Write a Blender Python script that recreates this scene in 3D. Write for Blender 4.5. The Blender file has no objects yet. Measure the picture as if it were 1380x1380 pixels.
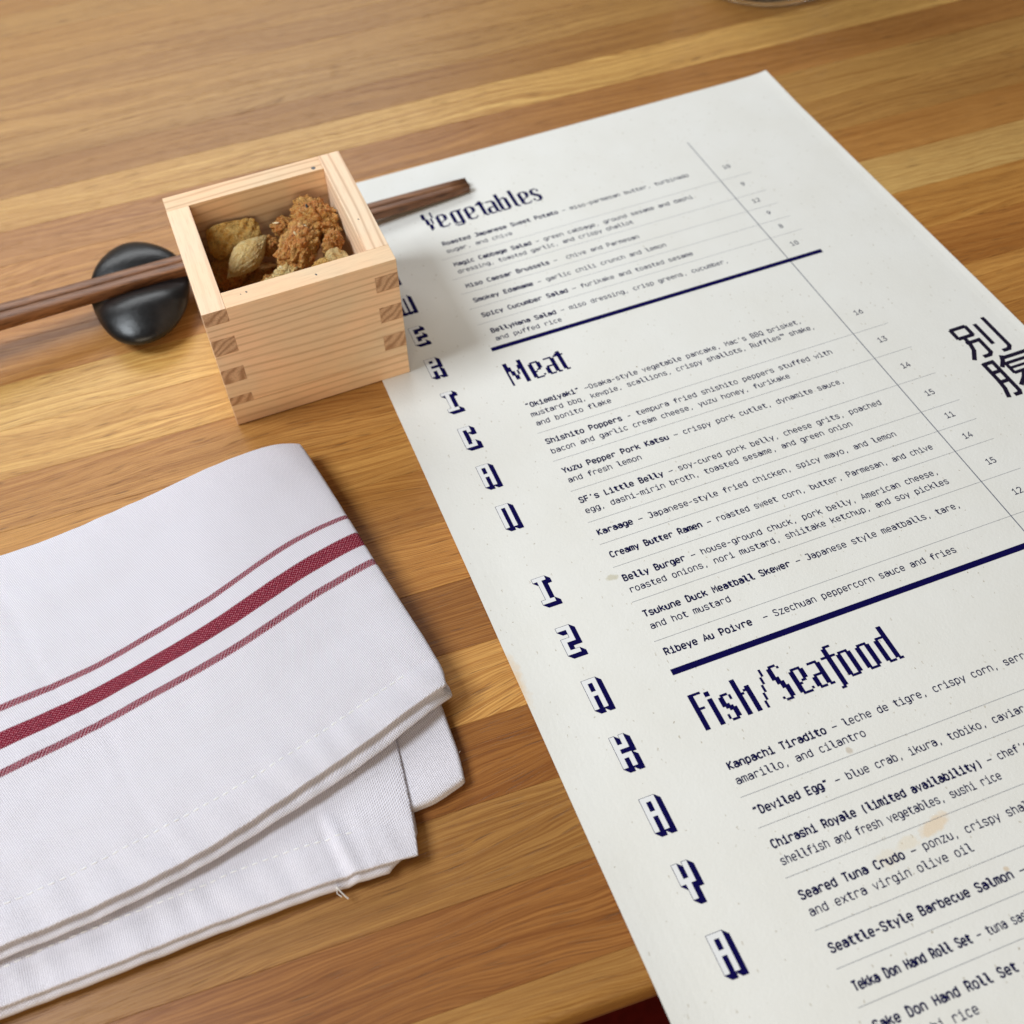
import bpy, bmesh, math, random
from mathutils import Vector, Matrix, noise
random.seed(7)
scene = bpy.context.scene
CM = 0.01
PI = math.pi

# ---------------- camera, world, lights, exposure ----------------
cam_d = bpy.data.cameras.new("camera")
cam = bpy.data.objects.new("camera", cam_d)
scene.collection.objects.link(cam)
R = [[0.9410543736400517, -0.33181335645146154, -0.06570055047912761],
     [-0.3050143350122814, -0.7484464321127986, -0.5888923447389339],
     [0.14622900290250496, 0.5742193263340402, -0.8055366186412753]]
cx, cy, cz = -6.504952804875419*CM, -47.8877581669775*CM, 34.61088701067293*CM
cam.matrix_world = Matrix(((R[0][0], -R[1][0], -R[2][0], cx),
                           (R[0][1], -R[1][1], -R[2][1], cy),
                           (R[0][2], -R[1][2], -R[2][2], cz), (0, 0, 0, 1)))
cam_d.sensor_width = 36.0
cam_d.lens = 1409.3018713647773/1380*36
cam_d.shift_x = 97.30443227479628/1380
cam_d.shift_y = 14.041932896787959/1380
cam_d.clip_start = 0.01
cam_d.clip_end = 50
cam_d.dof.use_dof = True
cam_d.dof.focus_distance = 0.40
cam_d.dof.aperture_fstop = 10.0
scene.camera = cam

world = bpy.data.worlds.new("World")
scene.world = world
world.use_nodes = True
wn = world.node_tree
wn.nodes.clear()
wo = wn.nodes.new('ShaderNodeOutputWorld'); wb = wn.nodes.new('ShaderNodeBackground')
wb.inputs[0].default_value = (1.0, 0.78, 0.55, 1); wb.inputs[1].default_value = 0.10
wn.links.new(wb.outputs[0], wo.inputs[0])

def area(name, loc, target, sx, sy, power, col):
    d = bpy.data.lights.new(name, 'AREA'); d.shape = 'RECTANGLE'; d.size = sx; d.size_y = sy
    d.energy = power; d.color = col
    o = bpy.data.objects.new(name, d); scene.collection.objects.link(o)
    o.location = loc
    o.rotation_euler = (Vector(target)-Vector(loc)).to_track_quat('-Z', 'Y').to_euler()
    return o
# daylight window on the left, plus two added fills, one near and one far
area("window_light", (-0.85, -0.05, 1.15), (0.0, -0.08, 0), 0.52, 0.52, 17.5, (0.88, 0.95, 1.0))
area("near_fill_light", (-0.5, -1.5, 0.45), (-0.05, -0.1, 0.03), 0.9, 0.6, 8.0, (1.0, 0.85, 0.62))  # added low warm fill, brightens the box front more than the paper
area("far_fill_light", (-0.1, 1.0, 0.85), (0.1, 0.1, 0), 1.2, 0.6, 10.5, (0.95, 0.98, 1.0))  # added soft light for table sheen and a brighter far side

scene.view_settings.view_transform = 'Standard'
scene.view_settings.look = 'None'
scene.view_settings.exposure = 0.07
scene.view_settings.gamma = 1.0

# ---------------- helpers ----------------
class MB:
    """collects geometry in centimetres"""
    def __init__(s): s.v = []; s.f = []; s.m = []; s.uv = None
    def add(s, vs, fs, m=0):
        b = len(s.v); s.v += [tuple(v) for v in vs]
        for f in fs: s.f.append(tuple(b+i for i in f)); s.m.append(m)
    def box(s, a, b, m=0):
        x0, y0, z0 = a; x1, y1, z1 = b
        s.add([(x0,y0,z0),(x1,y0,z0),(x1,y1,z0),(x0,y1,z0),(x0,y0,z1),(x1,y0,z1),(x1,y1,z1),(x0,y1,z1)],
              [(0,3,2,1),(4,5,6,7),(0,1,5,4),(1,2,6,5),(2,3,7,6),(3,0,4,7)], m)
    def quad(s, x0, y0, x1, y1, z=0, m=0):
        s.add([(x0,y0,z),(x1,y0,z),(x1,y1,z),(x0,y1,z)], [(0,1,2,3)], m)
    def poly(s, pts, z=0, m=0):
        s.add([(x,y,z) for x,y in pts], [tuple(range(len(pts)))], m)
    def ribbon(s, pts, w, z=0, m=0):
        n = len(pts)
        if n < 2: return
        P = [Vector((a, b)) for a, b in pts]
        L = []; Rr = []
        for i in range(n):
            if i == 0: d = (P[1]-P[0]).normalized(); k = 1
            elif i == n-1: d = (P[-1]-P[-2]).normalized(); k = 1
            else:
                d0 = (P[i]-P[i-1]).normalized(); d1 = (P[i+1]-P[i]).normalized()
                d = (d0+d1)
                d = d.normalized() if d.length > 1e-6 else d1
                k = min(1/max(d.dot(d1), 0.35), 1.9)
            nn = Vector((-d.y, d.x))*w/2*k
            p = P[i]
            if i == 0: p = p-d*w*0.12
            if i == n-1: p = p+d*w*0.12
            L.append((p.x+nn.x, p.y+nn.y, z)); Rr.append((p.x-nn.x, p.y-nn.y, z))
        s.add(L+Rr, [(n+i, n+i+1, i+1, i) for i in range(n-1)], m)
    def build(s, name, mats, parent=None, loc=(0,0,0), rotz=0.0, smooth=False, bevel=0):
        me = bpy.data.meshes.new(name)
        me.from_pydata([(x*CM, y*CM, z*CM) for x, y, z in s.v], [], s.f)
        if not isinstance(mats, (list, tuple)): mats = [mats]
        for m in mats: me.materials.append(m)
        if len(mats) > 1: me.polygons.foreach_set('material_index', s.m)
        if smooth: me.polygons.foreach_set('use_smooth', [True]*len(me.polygons))
        if s.uv is not None:
            uvl = me.uv_layers.new(name='UVMap')
            for lp in me.loops: uvl.data[lp.index].uv = s.uv[lp.vertex_index]
        me.update()
        o = bpy.data.objects.new(name, me); scene.collection.objects.link(o)
        o.location = [c*CM for c in loc]; o.rotation_euler = (0, 0, rotz)
        if parent: o.parent = parent
        if bevel:
            md = o.modifiers.new('bevel', 'BEVEL'); md.width = bevel*CM; md.segments = 2; md.limit_method = 'ANGLE'
        return o

def tag(o, label=None, cat=None, group=None, kind=None):
    if label: o['label'] = label
    if cat: o['category'] = cat
    if group: o['group'] = group
    if kind: o['kind'] = kind
    return o
def thing(name, loc, label, cat, rotz=0.0, group=None):
    o = bpy.data.objects.new(name, None); scene.collection.objects.link(o)
    o.empty_display_size = 0.02
    o.location = [c*CM for c in loc]; o.rotation_euler = (0, 0, rotz)
    return tag(o, label, cat, group)

# ---------------- material helpers ----------------
class NT:
    def __init__(s, name):
        s.mat = bpy.data.materials.new(name); s.mat.use_nodes = True
        s.t = s.mat.node_tree; s.t.nodes.clear()
        s.out = s.n('ShaderNodeOutputMaterial'); s.b = s.n('ShaderNodeBsdfPrincipled')
        s.l(s.b.outputs[0], s.out.inputs[0])
    def n(s, ty, **kw):
        o = s.t.nodes.new(ty)
        for k, v in kw.items(): setattr(o, k, v)
        return o
    def l(s, a, b): s.t.links.new(a, b)
    def val(s, sock, v):
        if hasattr(v, 'links') or isinstance(v, bpy.types.NodeSocket): s.l(v, sock)
        else: sock.default_value = v
    def math(s, op, a, b=0.0, c=0.0, clamp=False):
        o = s.n('ShaderNodeMath', operation=op); o.use_clamp = clamp
        s.val(o.inputs[0], a); s.val(o.inputs[1], b); s.val(o.inputs[2], c); return o.outputs[0]
    def vec(s, scale=(1,1,1), src=None, loc=(0,0,0), rot=(0,0,0)):
        if src is None: src = s.n('ShaderNodeTexCoord').outputs['Object']
        m = s.n('ShaderNodeMapping'); s.l(src, m.inputs[0])
        m.inputs['Scale'].default_value = scale; m.inputs['Location'].default_value = loc; m.inputs['Rotation'].default_value = rot
        return m.outputs[0]
    def noise(s, v, scale=1.0, detail=3, rough=0.5, dist=0.0):
        o = s.n('ShaderNodeTexNoise'); s.l(v, o.inputs['Vector'])
        o.inputs['Scale'].default_value = scale; o.inputs['Detail'].default_value = detail
        o.inputs['Roughness'].default_value = rough; o.inputs['Distortion'].default_value = dist
        return o.outputs['Fac']
    def ramp(s, f, stops, interp='LINEAR'):
        o = s.n('ShaderNodeValToRGB'); s.l(f, o.inputs[0]); cr = o.color_ramp; cr.interpolation = interp
        while len(cr.elements) < len(stops): cr.elements.new(0.5)
        for e, (p, c) in zip(cr.elements, stops):
            e.position = p; e.color = (c[0], c[1], c[2], 1) if isinstance(c, (tuple, list)) else (c, c, c, 1)
        return o.outputs[0]
    def mix(s, f, a, b, mode='MIX'):
        o = s.n('ShaderNodeMix', data_type='RGBA', blend_type=mode)
        s.val(o.inputs[0], f)
        for i, x in ((6, a), (7, b)):
            if isinstance(x, (tuple, list)): o.inputs[i].default_value = (x[0], x[1], x[2], 1)
            else: s.l(x, o.inputs[i])
        return o.outputs[2]
    def bump(s, h, strength=0.3, dist=0.001, normal=None):
        o = s.n('ShaderNodeBump'); s.l(h, o.inputs['Height']); o.inputs['Strength'].default_value = strength
        o.inputs['Distance'].default_value = dist
        if normal: s.l(normal, o.inputs['Normal'])
        return o.outputs[0]
    def addv(s, v, w):
        o = s.n('ShaderNodeVectorMath', operation='ADD'); s.l(v, o.inputs[0]); s.val(o.inputs[1], w); return o.outputs[0]
    def comb(s, x=0.0, y=0.0, z=0.0):
        o = s.n('ShaderNodeCombineXYZ'); s.val(o.inputs[0], x); s.val(o.inputs[1], y); s.val(o.inputs[2], z); return o.outputs[0]
    def sep(s, v):
        o = s.n('ShaderNodeSeparateXYZ'); s.l(v, o.inputs[0]); return o.outputs
    def set(s, **kw):
        for k, v in kw.items(): s.val(s.b.inputs[k.replace('_', ' ')], v)
        return s.mat
def rgb(r, g, b):
    f = lambda c: (c/255/12.92) if c/255 <= 0.04045 else ((c/255+0.055)/1.055)**2.4
    return (f(r), f(g), f(b))

# ---------------- materials ----------------
def mat_table():
    m = NT("table_wood")
    oi = m.n('ShaderNodeObjectInfo')
    rnd = oi.outputs['Random']
    P = m.vec((100, 100, 100))                       # centimetres
    off = m.comb(m.math('MULTIPLY', rnd, 913.0), m.math('MULTIPLY', rnd, 377.0), 0.0)
    P = m.addv(P, off)
    # slow wander of the grain across the board
    wob = m.noise(m.vec((0.045, 0.16, 1), P), 1.0, 2, 0.5)
    wob2 = m.noise(m.vec((0.16, 0.5, 1), P), 1.0, 2, 0.5)
    xyz = m.sep(P)
    y = m.math('ADD', xyz[1], m.math('MULTIPLY', m.math('SUBTRACT', wob, 0.5), 3.4))
    y = m.math('ADD', y, m.math('MULTIPLY', m.math('SUBTRACT', wob2, 0.5), 0.7))
    Q = m.comb(m.math('MULTIPLY', xyz[0], 0.03), y, m.math('MULTIPLY', xyz[2], 1.0))
    band = m.noise(m.vec((1, 0.55, 0.5), Q), 1.0, 2, 0.5)
    ring = m.noise(m.vec((1.2, 3.0, 0.6), Q), 1.0, 2, 0.55)
    fine = m.noise(m.vec((5.0, 13.0, 1.5), Q), 1.0, 3, 0.6)
    hair = m.noise(m.vec((30.0, 48.0, 4), Q), 1.0, 2, 0.6)
    line = m.noise(m.vec((3.4, 24.0, 2), Q, loc=(3, 11, 0)), 1.0, 4, 0.62)
    # pores: short dark dashes
    por = m.noise(m.vec((26.0, 19.0, 2), Q), 1.0, 1, 0.4)
    porm = m.math('MULTIPLY', m.ramp(por, [(0.60, 0.0), (0.70, 1.0)]), m.ramp(ring, [(0.42, 0.15), (0.60, 1.0)]))
    # growth-line stripes
    wv = m.math('SINE', m.math('ADD', m.math('MULTIPLY', y, 13.0), m.math('MULTIPLY', ring, 9.0)))
    wv = m.math('MULTIPLY', m.math('ADD', wv, 1.0), 0.5)
    sharp = m.math('POWER', wv, 3.5)
    amp = m.ramp(m.noise(m.vec((0.5, 0.35, 1), Q), 1.0, 1), [(0.38, 0.1), (0.62, 1.0)])
    base = oi.outputs['Color']
    dark = m.mix(1.0, base, (0.60, 0.44, 0.29), 'MULTIPLY')
    lite = m.mix(1.0, base, (1.24, 1.25, 1.22), 'MULTIPLY')
    c = m.mix(m.ramp(band, [(0.28, 0.0), (0.72, 1.0)]), m.mix(0.66, dark, base), lite)
    c = m.mix(m.ramp(ring, [(0.50, 0.0), (0.68, 0.55)]), c, dark)
    c = m.mix(m.math('MULTIPLY', m.math('MULTIPLY', sharp, amp), 0.62), c, dark)
    c = m.mix(m.ramp(fine, [(0.48, 0.0), (0.72, 0.6)]), c, dark)
    c = m.mix(m.ramp(fine, [(0.28, 0.35), (0.45, 0.0)]), c, lite)
    c = m.mix(m.ramp(line, [(0.50, 0.0), (0.56, 0.75)]), c, dark)
    c = m.mix(m.ramp(hair, [(0.50, 0.0), (0.66, 0.42)]), c, dark)
    c = m.mix(m.ramp(hair, [(0.34, 0.35), (0.48, 0.0)]), c, lite)
    c = m.mix(m.ramp(line, [(0.36, 0.4), (0.44, 0.0)]), c, lite)
    c = m.mix(m.math('MULTIPLY', porm, 0.75), c, (0.12, 0.05, 0.016))
    rough = m.ramp(hair, [(0.3, 0.36), (0.7, 0.5)])
    h = m.math('SUBTRACT', m.math('MULTIPLY', hair, 0.25), m.math('ADD', porm, m.math('MULTIPLY', fine, 0.3)))
    return m.set(Base_Color=c, Roughness=rough, Specular_IOR_Level=0.32, Coat_Weight=0.04, Coat_Roughness=0.25,
                 Normal=m.bump(h, 0.30, 0.0004))
M_table = mat_table()

def mat_hinoki(axis, endgrain=False, name='cedar_wood', base=(0.66, 0.43, 0.245)):
    m = NT(name)
    oi = m.n('ShaderNodeObjectInfo')
    P = m.addv(m.vec((100, 100, 100)), m.comb(m.math('MULTIPLY', oi.outputs['Random'], 71.0), m.math('MULTIPLY', oi.outputs['Random'], 33.0), m.math('MULTIPLY', oi.outputs['Random'], 57.0)))
    s = m.sep(P)
    if endgrain:
        wob = m.noise(m.vec((0.5, 0.5, 0.5), P), 1.0, 2)
        t = m.math('ADD', m.math('ADD', m.math('MULTIPLY', s[0], 2.4), m.math('MULTIPLY', s[1], 2.4)), m.math('MULTIPLY', s[2], -2.9))
        t = m.math('ADD', t, m.math('MULTIPLY', wob, 7.0))
        w = m.math('MULTIPLY', m.math('ADD', m.math('SINE', m.math('MULTIPLY', t, 4.6)), 1.0), 0.5)
        w = m.math('POWER', w, 1.8)
        fn = m.noise(m.vec((16, 16, 16), P), 1.0, 2)
        c = m.mix(w, (0.68, 0.43, 0.26), (0.43, 0.235, 0.125))
        c = m.mix(m.ramp(fn, [(0.4, 0.0), (0.7, 0.35)]), c, (0.18, 0.085, 0.035))
        return m.set(Base_Color=c, Roughness=0.75, Specular_IOR_Level=0.25, Normal=m.bump(fn, 0.3, 0.0003))
    L = s[axis]; o = [i for i in range(3) if i != axis]
    wob = m.noise(m.vec(tuple(0.07 if i == axis else 0.30 for i in range(3)), P), 1.0, 2)
    across = m.math('ADD', m.math('MULTIPLY', s[o[1]], 1.0), m.math('MULTIPLY', s[o[0]], 0.9))
    across = m.math('ADD', across, m.math('MULTIPLY', wob, 1.1))
    w = m.math('MULTIPLY', m.math('ADD', m.math('SINE', m.math('MULTIPLY', across, 15.0)), 1.0), 0.5)
    w = m.math('POWER', w, 5.0)
    amp = m.ramp(m.noise(m.comb(m.math('MULTIPLY', across, 0.7), m.math('MULTIPLY', L, 0.02), 0.0), 1.0, 1), [(0.35, 0.15), (0.62, 1.0)])
    fine = m.noise(m.comb(m.math('MULTIPLY', across, 22.0), m.math('MULTIPLY', L, 0.9), 0.0), 1.0, 3, 0.6)
    blot = m.noise(m.vec((0.4, 0.4, 0.4), P), 1.0, 2)
    c = m.mix(m.ramp(blot, [(0.35, 0.0), (0.65, 1.0)]), base, (base[0]*1.12, base[1]*1.0, base[2]*0.95))
    c = m.mix(m.math('MULTIPLY', m.math('MULTIPLY', w, amp), 0.50), c, (0.46, 0.245, 0.12))
    c = m.mix(m.ramp(fine, [(0.5, 0.0), (0.75, 0.28)]), c, (0.42, 0.23, 0.12))
    return m.set(Base_Color=c, Roughness=0.62, Specular_IOR_Level=0.3, Normal=m.bump(fine, 0.18, 0.0003))
M_hin = [mat_hinoki(0, name='cedar_grain_x', base=(0.84,0.62,0.40)), mat_hinoki(1, name='cedar_grain_y', base=(0.89,0.70,0.50)), mat_hinoki(2)]
M_hin_end = mat_hinoki(0, True, 'cedar_end_grain')

def mat_paper():
    m = NT("menu_paper")
    P = m.vec((100, 100, 100))
    s = m.sep(P)
    base = (0.81, 0.805, 0.775)
    cl = m.noise(m.vec((0.35, 0.35, 1), P), 1.0, 3)
    c = m.mix(m.ramp(cl, [(0.3, 0.0), (0.7, 1.0)]), base, (0.785, 0.775, 0.735))
    # recycled flecks
    v = m.n('ShaderNodeTexVoronoi'); v.inputs['Scale'].default_value = 1.9
    dn = m.n('ShaderNodeTexNoise'); m.l(P, dn.inputs['Vector']); dn.inputs['Scale'].default_value = 9.0
    off = m.n('ShaderNodeVectorMath', operation='SCALE'); m.l(dn.outputs['Color'], off.inputs[0]); off.inputs['Scale'].default_value = 0.16
    m.l(m.addv(P, off.outputs[0]), v.inputs['Vector'])
    sel = m.ramp(m.sep(v.outputs['Color'])[0], [(0.60, 0.0), (0.62, 1.0)])
    fl = m.math('MULTIPLY', m.ramp(v.outputs['Distance'], [(0.035, 1.0), (0.07, 0.0)]), sel)
    c = m.mix(m.math('MULTIPLY', fl, 0.8), c, (0.30, 0.24, 0.15))
    v2 = m.n('ShaderNodeTexVoronoi'); v2.inputs['Scale'].default_value = 4.0
    m.l(m.addv(m.vec((1, 0.6, 1), P, rot=(0, 0, 0.5)), off.outputs[0]), v2.inputs['Vector'])
    sel2 = m.ramp(m.sep(v2.outputs['Color'])[1], [(0.55, 0.0), (0.57, 1.0)])
    fl2 = m.math('MULTIPLY', m.ramp(v2.outputs['Distance'], [(0.06, 1.0), (0.14, 0.0)]), sel2)
    c = m.mix(m.math('MULTIPLY', fl2, 0.60), c, (0.40, 0.34, 0.24))
    # food stains
    nz = m.math('SUBTRACT', m.noise(m.vec((2.4, 2.4, 1), P), 1.0, 3, 0.6), 0.5)
    def stain(x, y, rx, ry, ang, col, strength, c, soft=0.35):
        dx = m.math('SUBTRACT', s[0], x); dy = m.math('SUBTRACT', s[1], y)
        ca, sa = math.cos(ang), math.sin(ang)
        u = m.math('DIVIDE', m.math('ADD', m.math('MULTIPLY', dx, ca), m.math('MULTIPLY', dy, sa)), rx)
        w = m.math('DIVIDE', m.math('SUBTRACT', m.math('MULTIPLY', dy, ca), m.math('MULTIPLY', dx, sa)), ry)
        d = m.math('SQRT', m.math('ADD', m.math('MULTIPLY', u, u), m.math('MULTIPLY', w, w)))
        d = m.math('ADD', d, m.math('MULTIPLY', nz, 1.5))
        k = m.math('MULTIPLY', m.ramp(d, [(max(0, 1-soft), 1.0), (1.0, 0.0)]), strength)
        return m.mix(k, c, col)
    c = stain(10.75, -41.0, 0.75, 0.28, 0.28, (0.78, 0.55, 0.30), 0.50, c)
    c = stain(9.6, -41.2, 0.5, 0.22, 0.1, (0.78, 0.62, 0.38), 0.30, c)
    c = stain(8.75, -41.4, 0.4, 0.35, 0.0, (0.76, 0.60, 0.36), 0.22, c)
    c = stain(5.15, -28.3, 0.28, 0.16, 0.0, (0.50, 0.45, 0.28), 0.55, c)
    c = stain(9.65, -37.75, 0.16, 0.18, 0.0, (0.45, 0.34, 0.22), 0.5, c)
    c = stain(0.0, -31.2, 0.35, 1.5, 0.0, (0.78, 0.52, 0.26), 0.6, c, 0.8)
    c = stain(12.0, -43.0, 0.14, 0.1, 0.0, (0.6, 0.40, 0.2), 0.5, c)
    fb = m.noise(m.vec((9, 9, 9), P), 1.0, 4, 0.65)
    fb2 = m.noise(m.vec((1.2, 1.2, 1), P), 1.0, 2)
    h = m.math('ADD', fb, m.math('MULTIPLY', fb2, 1.5))
    return m.set(Base_Color=c, Roughness=0.72, Specular_IOR_Level=0.25, Normal=m.bump(h, 0.20, 0.0005))
M_paper = mat_paper()

def simple(name, col, rough=0.6, spec=0.3, var=0.0, scale=20.0, bump=0.0, **kw):
    m = NT(name)
    P = m.vec((100, 100, 100))
    f = m.noise(P, scale, 3)
    c = m.mix(m.ramp(f, [(0.35, 0.0), (0.65, 1.0)]), col, tuple(min(1, x*(1+var)) for x in col))
    d = dict(Base_Color=c, Roughness=rough, Specular_IOR_Level=spec)
    if bump: d['Normal'] = m.bump(f, bump, 0.0004)
    d.update(kw)
    return m.set(**d)
M_ink = simple("navy_ink", (0.0035, 0.0025, 0.050), 0.95, 0.04, 0.5, 12)
M_inktext = simple("text_ink", (0.006, 0.006, 0.045), 0.95, 0.04, 0.4, 30)
M_inkdark = simple("black_ink", (0.012, 0.009, 0.024), 0.95, 0.04, 0.3, 12)
M_rule = simple("grey_ink", (0.14, 0.15, 0.19), 0.8, 0.1, 0.2, 12)
M_letterwhite = simple("letter_white", (0.785, 0.79, 0.80), 0.8, 0.1, 0.02, 12)

def mat_cloth(stripes):
    m = NT("napkin_cloth_striped" if stripes else "napkin_cloth")
    uv = m.n('ShaderNodeTexCoord').outputs['UV']
    s = m.sep(uv); u, v = s[0], s[1]                      # centimetres along and across
    F = 2*PI/0.105
    a = m.math('SINE', m.math('MULTIPLY', m.math('ADD', u, m.math('MULTIPLY', v, 0.55)), F))
    b = m.math('SINE', m.math('MULTIPLY', m.math('SUBTRACT', v, m.math('MULTIPLY', u, 0.45)), F*0.9))
    w = m.math('MULTIPLY', m.math('ADD', m.math('MULTIPLY', a, b), 1.0), 0.5)
    irr = m.noise(m.comb(u, v, 0.0), 7.0, 3, 0.6)
    fuzz = m.noise(m.comb(u, v, 0.0), 40.0, 2, 0.6)
    h = m.math('ADD', m.math('MULTIPLY', w, m.math('ADD', 0.5, irr)), m.math('MULTIPLY', fuzz, 0.5))
    c = m.mix(m.ramp(w, [(0.1, 0.0), (0.8, 1.0)]), (0.60, 0.57, 0.66), (0.92, 0.89, 0.95))
    if stripes:
        def band(v0, v1, e=0.02):
            k = m.math('MULTIPLY', m.math('SUBTRACT', v, v0-e), 1/(2*e), clamp=True)
            k2 = m.math('MULTIPLY', m.math('SUBTRACT', v1+e, v), 1/(2*e), clamp=True)
            return m.math('MULTIPLY', k, k2)
        e = m.math('MULTIPLY', m.math('SUBTRACT', w, 0.5), 0.06)
        v = m.math('ADD', v, e)
        chain = m.ramp(m.math('SINE', m.math('MULTIPLY', m.math('ADD', u, m.math('MULTIPLY', v, 0.8)), 2*PI/0.14)), [(0.0, 0.80), (0.35, 1.0)])
        k = m.math('MAXIMUM', m.math('MULTIPLY', m.math('MAXIMUM', band(6.75, 7.04), band(9.56, 9.85)), chain), band(7.91, 8.69))
        F2 = 2*PI/0.26
        p1 = m.math('SINE', m.math('MULTIPLY', m.math('ADD', u, v), F2)); p2 = m.math('SINE', m.math('MULTIPLY', m.math('SUBTRACT', u, v), F2))
        dots = m.ramp(m.math('ABSOLUTE', m.math('MULTIPLY', p1, p2)), [(0.42, 0.0), (0.72, 1.0)])
        red = m.mix(m.math('MULTIPLY', dots, 0.62), (0.20, 0.002, 0.018), (0.66, 0.27, 0.33))
        red = m.mix(m.ramp(irr, [(0.45, 0.0), (0.7, 0.5)]), red, (0.09, 0.012, 0.03))
        c = m.mix(k, c, red)
    return m.set(Base_Color=c, Roughness=0.95, Specular_IOR_Level=0.08,
                 Normal=m.bump(h, 0.6, 0.0006))
M_cloth_s = mat_cloth(True); M_cloth = mat_cloth(False)
M_thread = simple("white_thread", (0.86, 0.85, 0.86), 0.8, 0.2, 0.05, 30)
M_thread_dark = simple("shadowed_seam_thread", (0.66, 0.62, 0.62), 0.9, 0.1, 0.05, 30)

def mat_chop():
    m = NT("chopstick_wood")
    P = m.vec((100, 100, 100))
    g = m.noise(m.vec((0.25, 9, 9), P), 1.0, 3, 0.6)
    g2 = m.noise(m.vec((0.08, 3, 3), P), 1.0, 2)
    c = m.mix(m.ramp(g2, [(0.3, 0.0), (0.7, 1.0)]), (0.150, 0.058, 0.024), (0.28, 0.125, 0.055))
    c = m.mix(m.ramp(g, [(0.48, 0.0), (0.66, 0.75)]), c, (0.05, 0.018, 0.008))
    return m.set(Base_Color=c, Roughness=0.42, Specular_IOR_Level=0.4, Normal=m.bump(g, 0.25, 0.0003))
M_chop = mat_chop()
def mat_stone():
    m = NT("black_stone")
    P = m.vec((100, 100, 100))
    f = m.noise(P, 3.0, 4, 0.6); g = m.noise(P, 22.0, 3, 0.6)
    c = m.mix(m.ramp(f, [(0.3, 0.0), (0.7, 1.0)]), (0.004, 0.004, 0.005), (0.010, 0.010, 0.011))
    r = m.ramp(g, [(0.3, 0.27), (0.7, 0.40)])
    return m.set(Base_Color=c, Roughness=r, Specular_IOR_Level=0.4, Normal=m.bump(m.math('ADD', f, m.math('MULTIPLY', g, 0.25)), 0.25, 0.0006))
M_stone = mat_stone()

def mat_snack(name, c0, c1, c2, hi, sc=4.0, spots=0.55, rough=0.48):
    m = NT(name)
    P = m.vec((100, 100, 100))
    f = m.noise(P, sc*0.5, 4, 0.7); g = m.noise(m.vec((1, 1, 1), P, loc=(7, 3, 1)), sc*2.2, 5, 0.75)
    q = m.noise(m.vec((1, 1, 1), P, loc=(1, 9, 4)), sc*6.0, 3, 0.7)
    c = m.mix(m.ramp(f, [(0.42, 0.0), (0.58, 1.0)]), c0, c1)
    c = m.mix(m.ramp(g, [(spots, 0.0), (spots+0.08, 0.9)]), c, c2)
    c = m.mix(m.ramp(g, [(0.34, 0.9), (0.44, 0.0)]), c, hi)
    c = m.mix(m.ramp(q, [(0.56, 0.0), (0.66, 0.6)]), c, (0.07, 0.022, 0.008))
    h_ = m.math('ADD', f, m.math('ADD', m.math('MULTIPLY', g, 0.8), m.math('MULTIPLY', q, 0.35)))
    return m.set(Base_Color=c, Roughness=rough, Specular_IOR_Level=0.5, Subsurface_Weight=0.05, Subsurface_Scale=0.002,
                 Normal=m.bump(h_, 1.0, 0.0015))
M_crk = mat_snack("fried_crumb_orange", (0.58, 0.20, 0.028), (0.68, 0.36, 0.09), (0.16, 0.04, 0.010), (0.86, 0.60, 0.27))
M_chip = mat_snack("toasted_golden", (0.68, 0.32, 0.045), (0.80, 0.50, 0.14), (0.22, 0.075, 0.012), (0.85, 0.64, 0.26), 5.0, 0.57)
M_puff = mat_snack("pale_golden_puff", (0.80, 0.52, 0.17), (0.88, 0.66, 0.30), (0.36, 0.17, 0.04), (0.90, 0.76, 0.46), 6.0, 0.60)
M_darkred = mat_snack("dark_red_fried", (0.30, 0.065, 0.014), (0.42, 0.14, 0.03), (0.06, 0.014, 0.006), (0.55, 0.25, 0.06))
M_seed = simple("sesame_pale", (0.78, 0.66, 0.42), 0.5, 0.4, 0.1, 20)
M_seedd = simple("sesame_black", (0.03, 0.025, 0.022), 0.4, 0.5, 0.1, 20)
def mat_glass():
    m = NT("clear_glass")
    f = m.noise(m.vec((100, 100, 100)), 1.2, 2)
    return m.set(Base_Color=(1, 1, 1, 1), Roughness=0.02, IOR=1.5, Transmission_Weight=1.0, Normal=m.bump(f, 0.03, 0.001))
M_glass = mat_glass()
M_vinyl = simple("dark_red_vinyl", (0.10, 0.006, 0.004), 0.4, 0.4, 0.3, 1.5, 0.2)
M_floor = simple("floor_concrete", (0.10, 0.075, 0.06), 0.7, 0.3, 0.4, 0.1, 0.2)
M_steel = simple("dark_steel", (0.05, 0.045, 0.04), 0.45, 0.5, 0.2, 2.0)
M_edge = simple("table_underlayer", (0.16, 0.065, 0.025), 0.5, 0.3, 0.4, 2.0)

# ---------------- room: floor, seat, table ----------------
fm = MB(); fm.quad(-400, -400, 400, 400, -74)
tag(fm.build('floor', M_floor), kind='structure')

seat = thing('bench_seat', (10, -48, -74), 'dark red vinyl bench seat in shadow just below the near table edge', 'bench')
b = MB(); b.box((-60, -22, 32), (60, 24, 44)); b.build('seat_cushion', M_vinyl, seat, bevel=3)
b = MB(); b.box((-58, -20, 0), (58, 20, 31.9)); b.build('base', M_steel, seat)

TROT = math.radians(-2.0)
table = thing('table', (0, 0, 0), 'restaurant table top glued up from tan and brown wooden staves', 'table', TROT)
PITCH = 2.958
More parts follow.
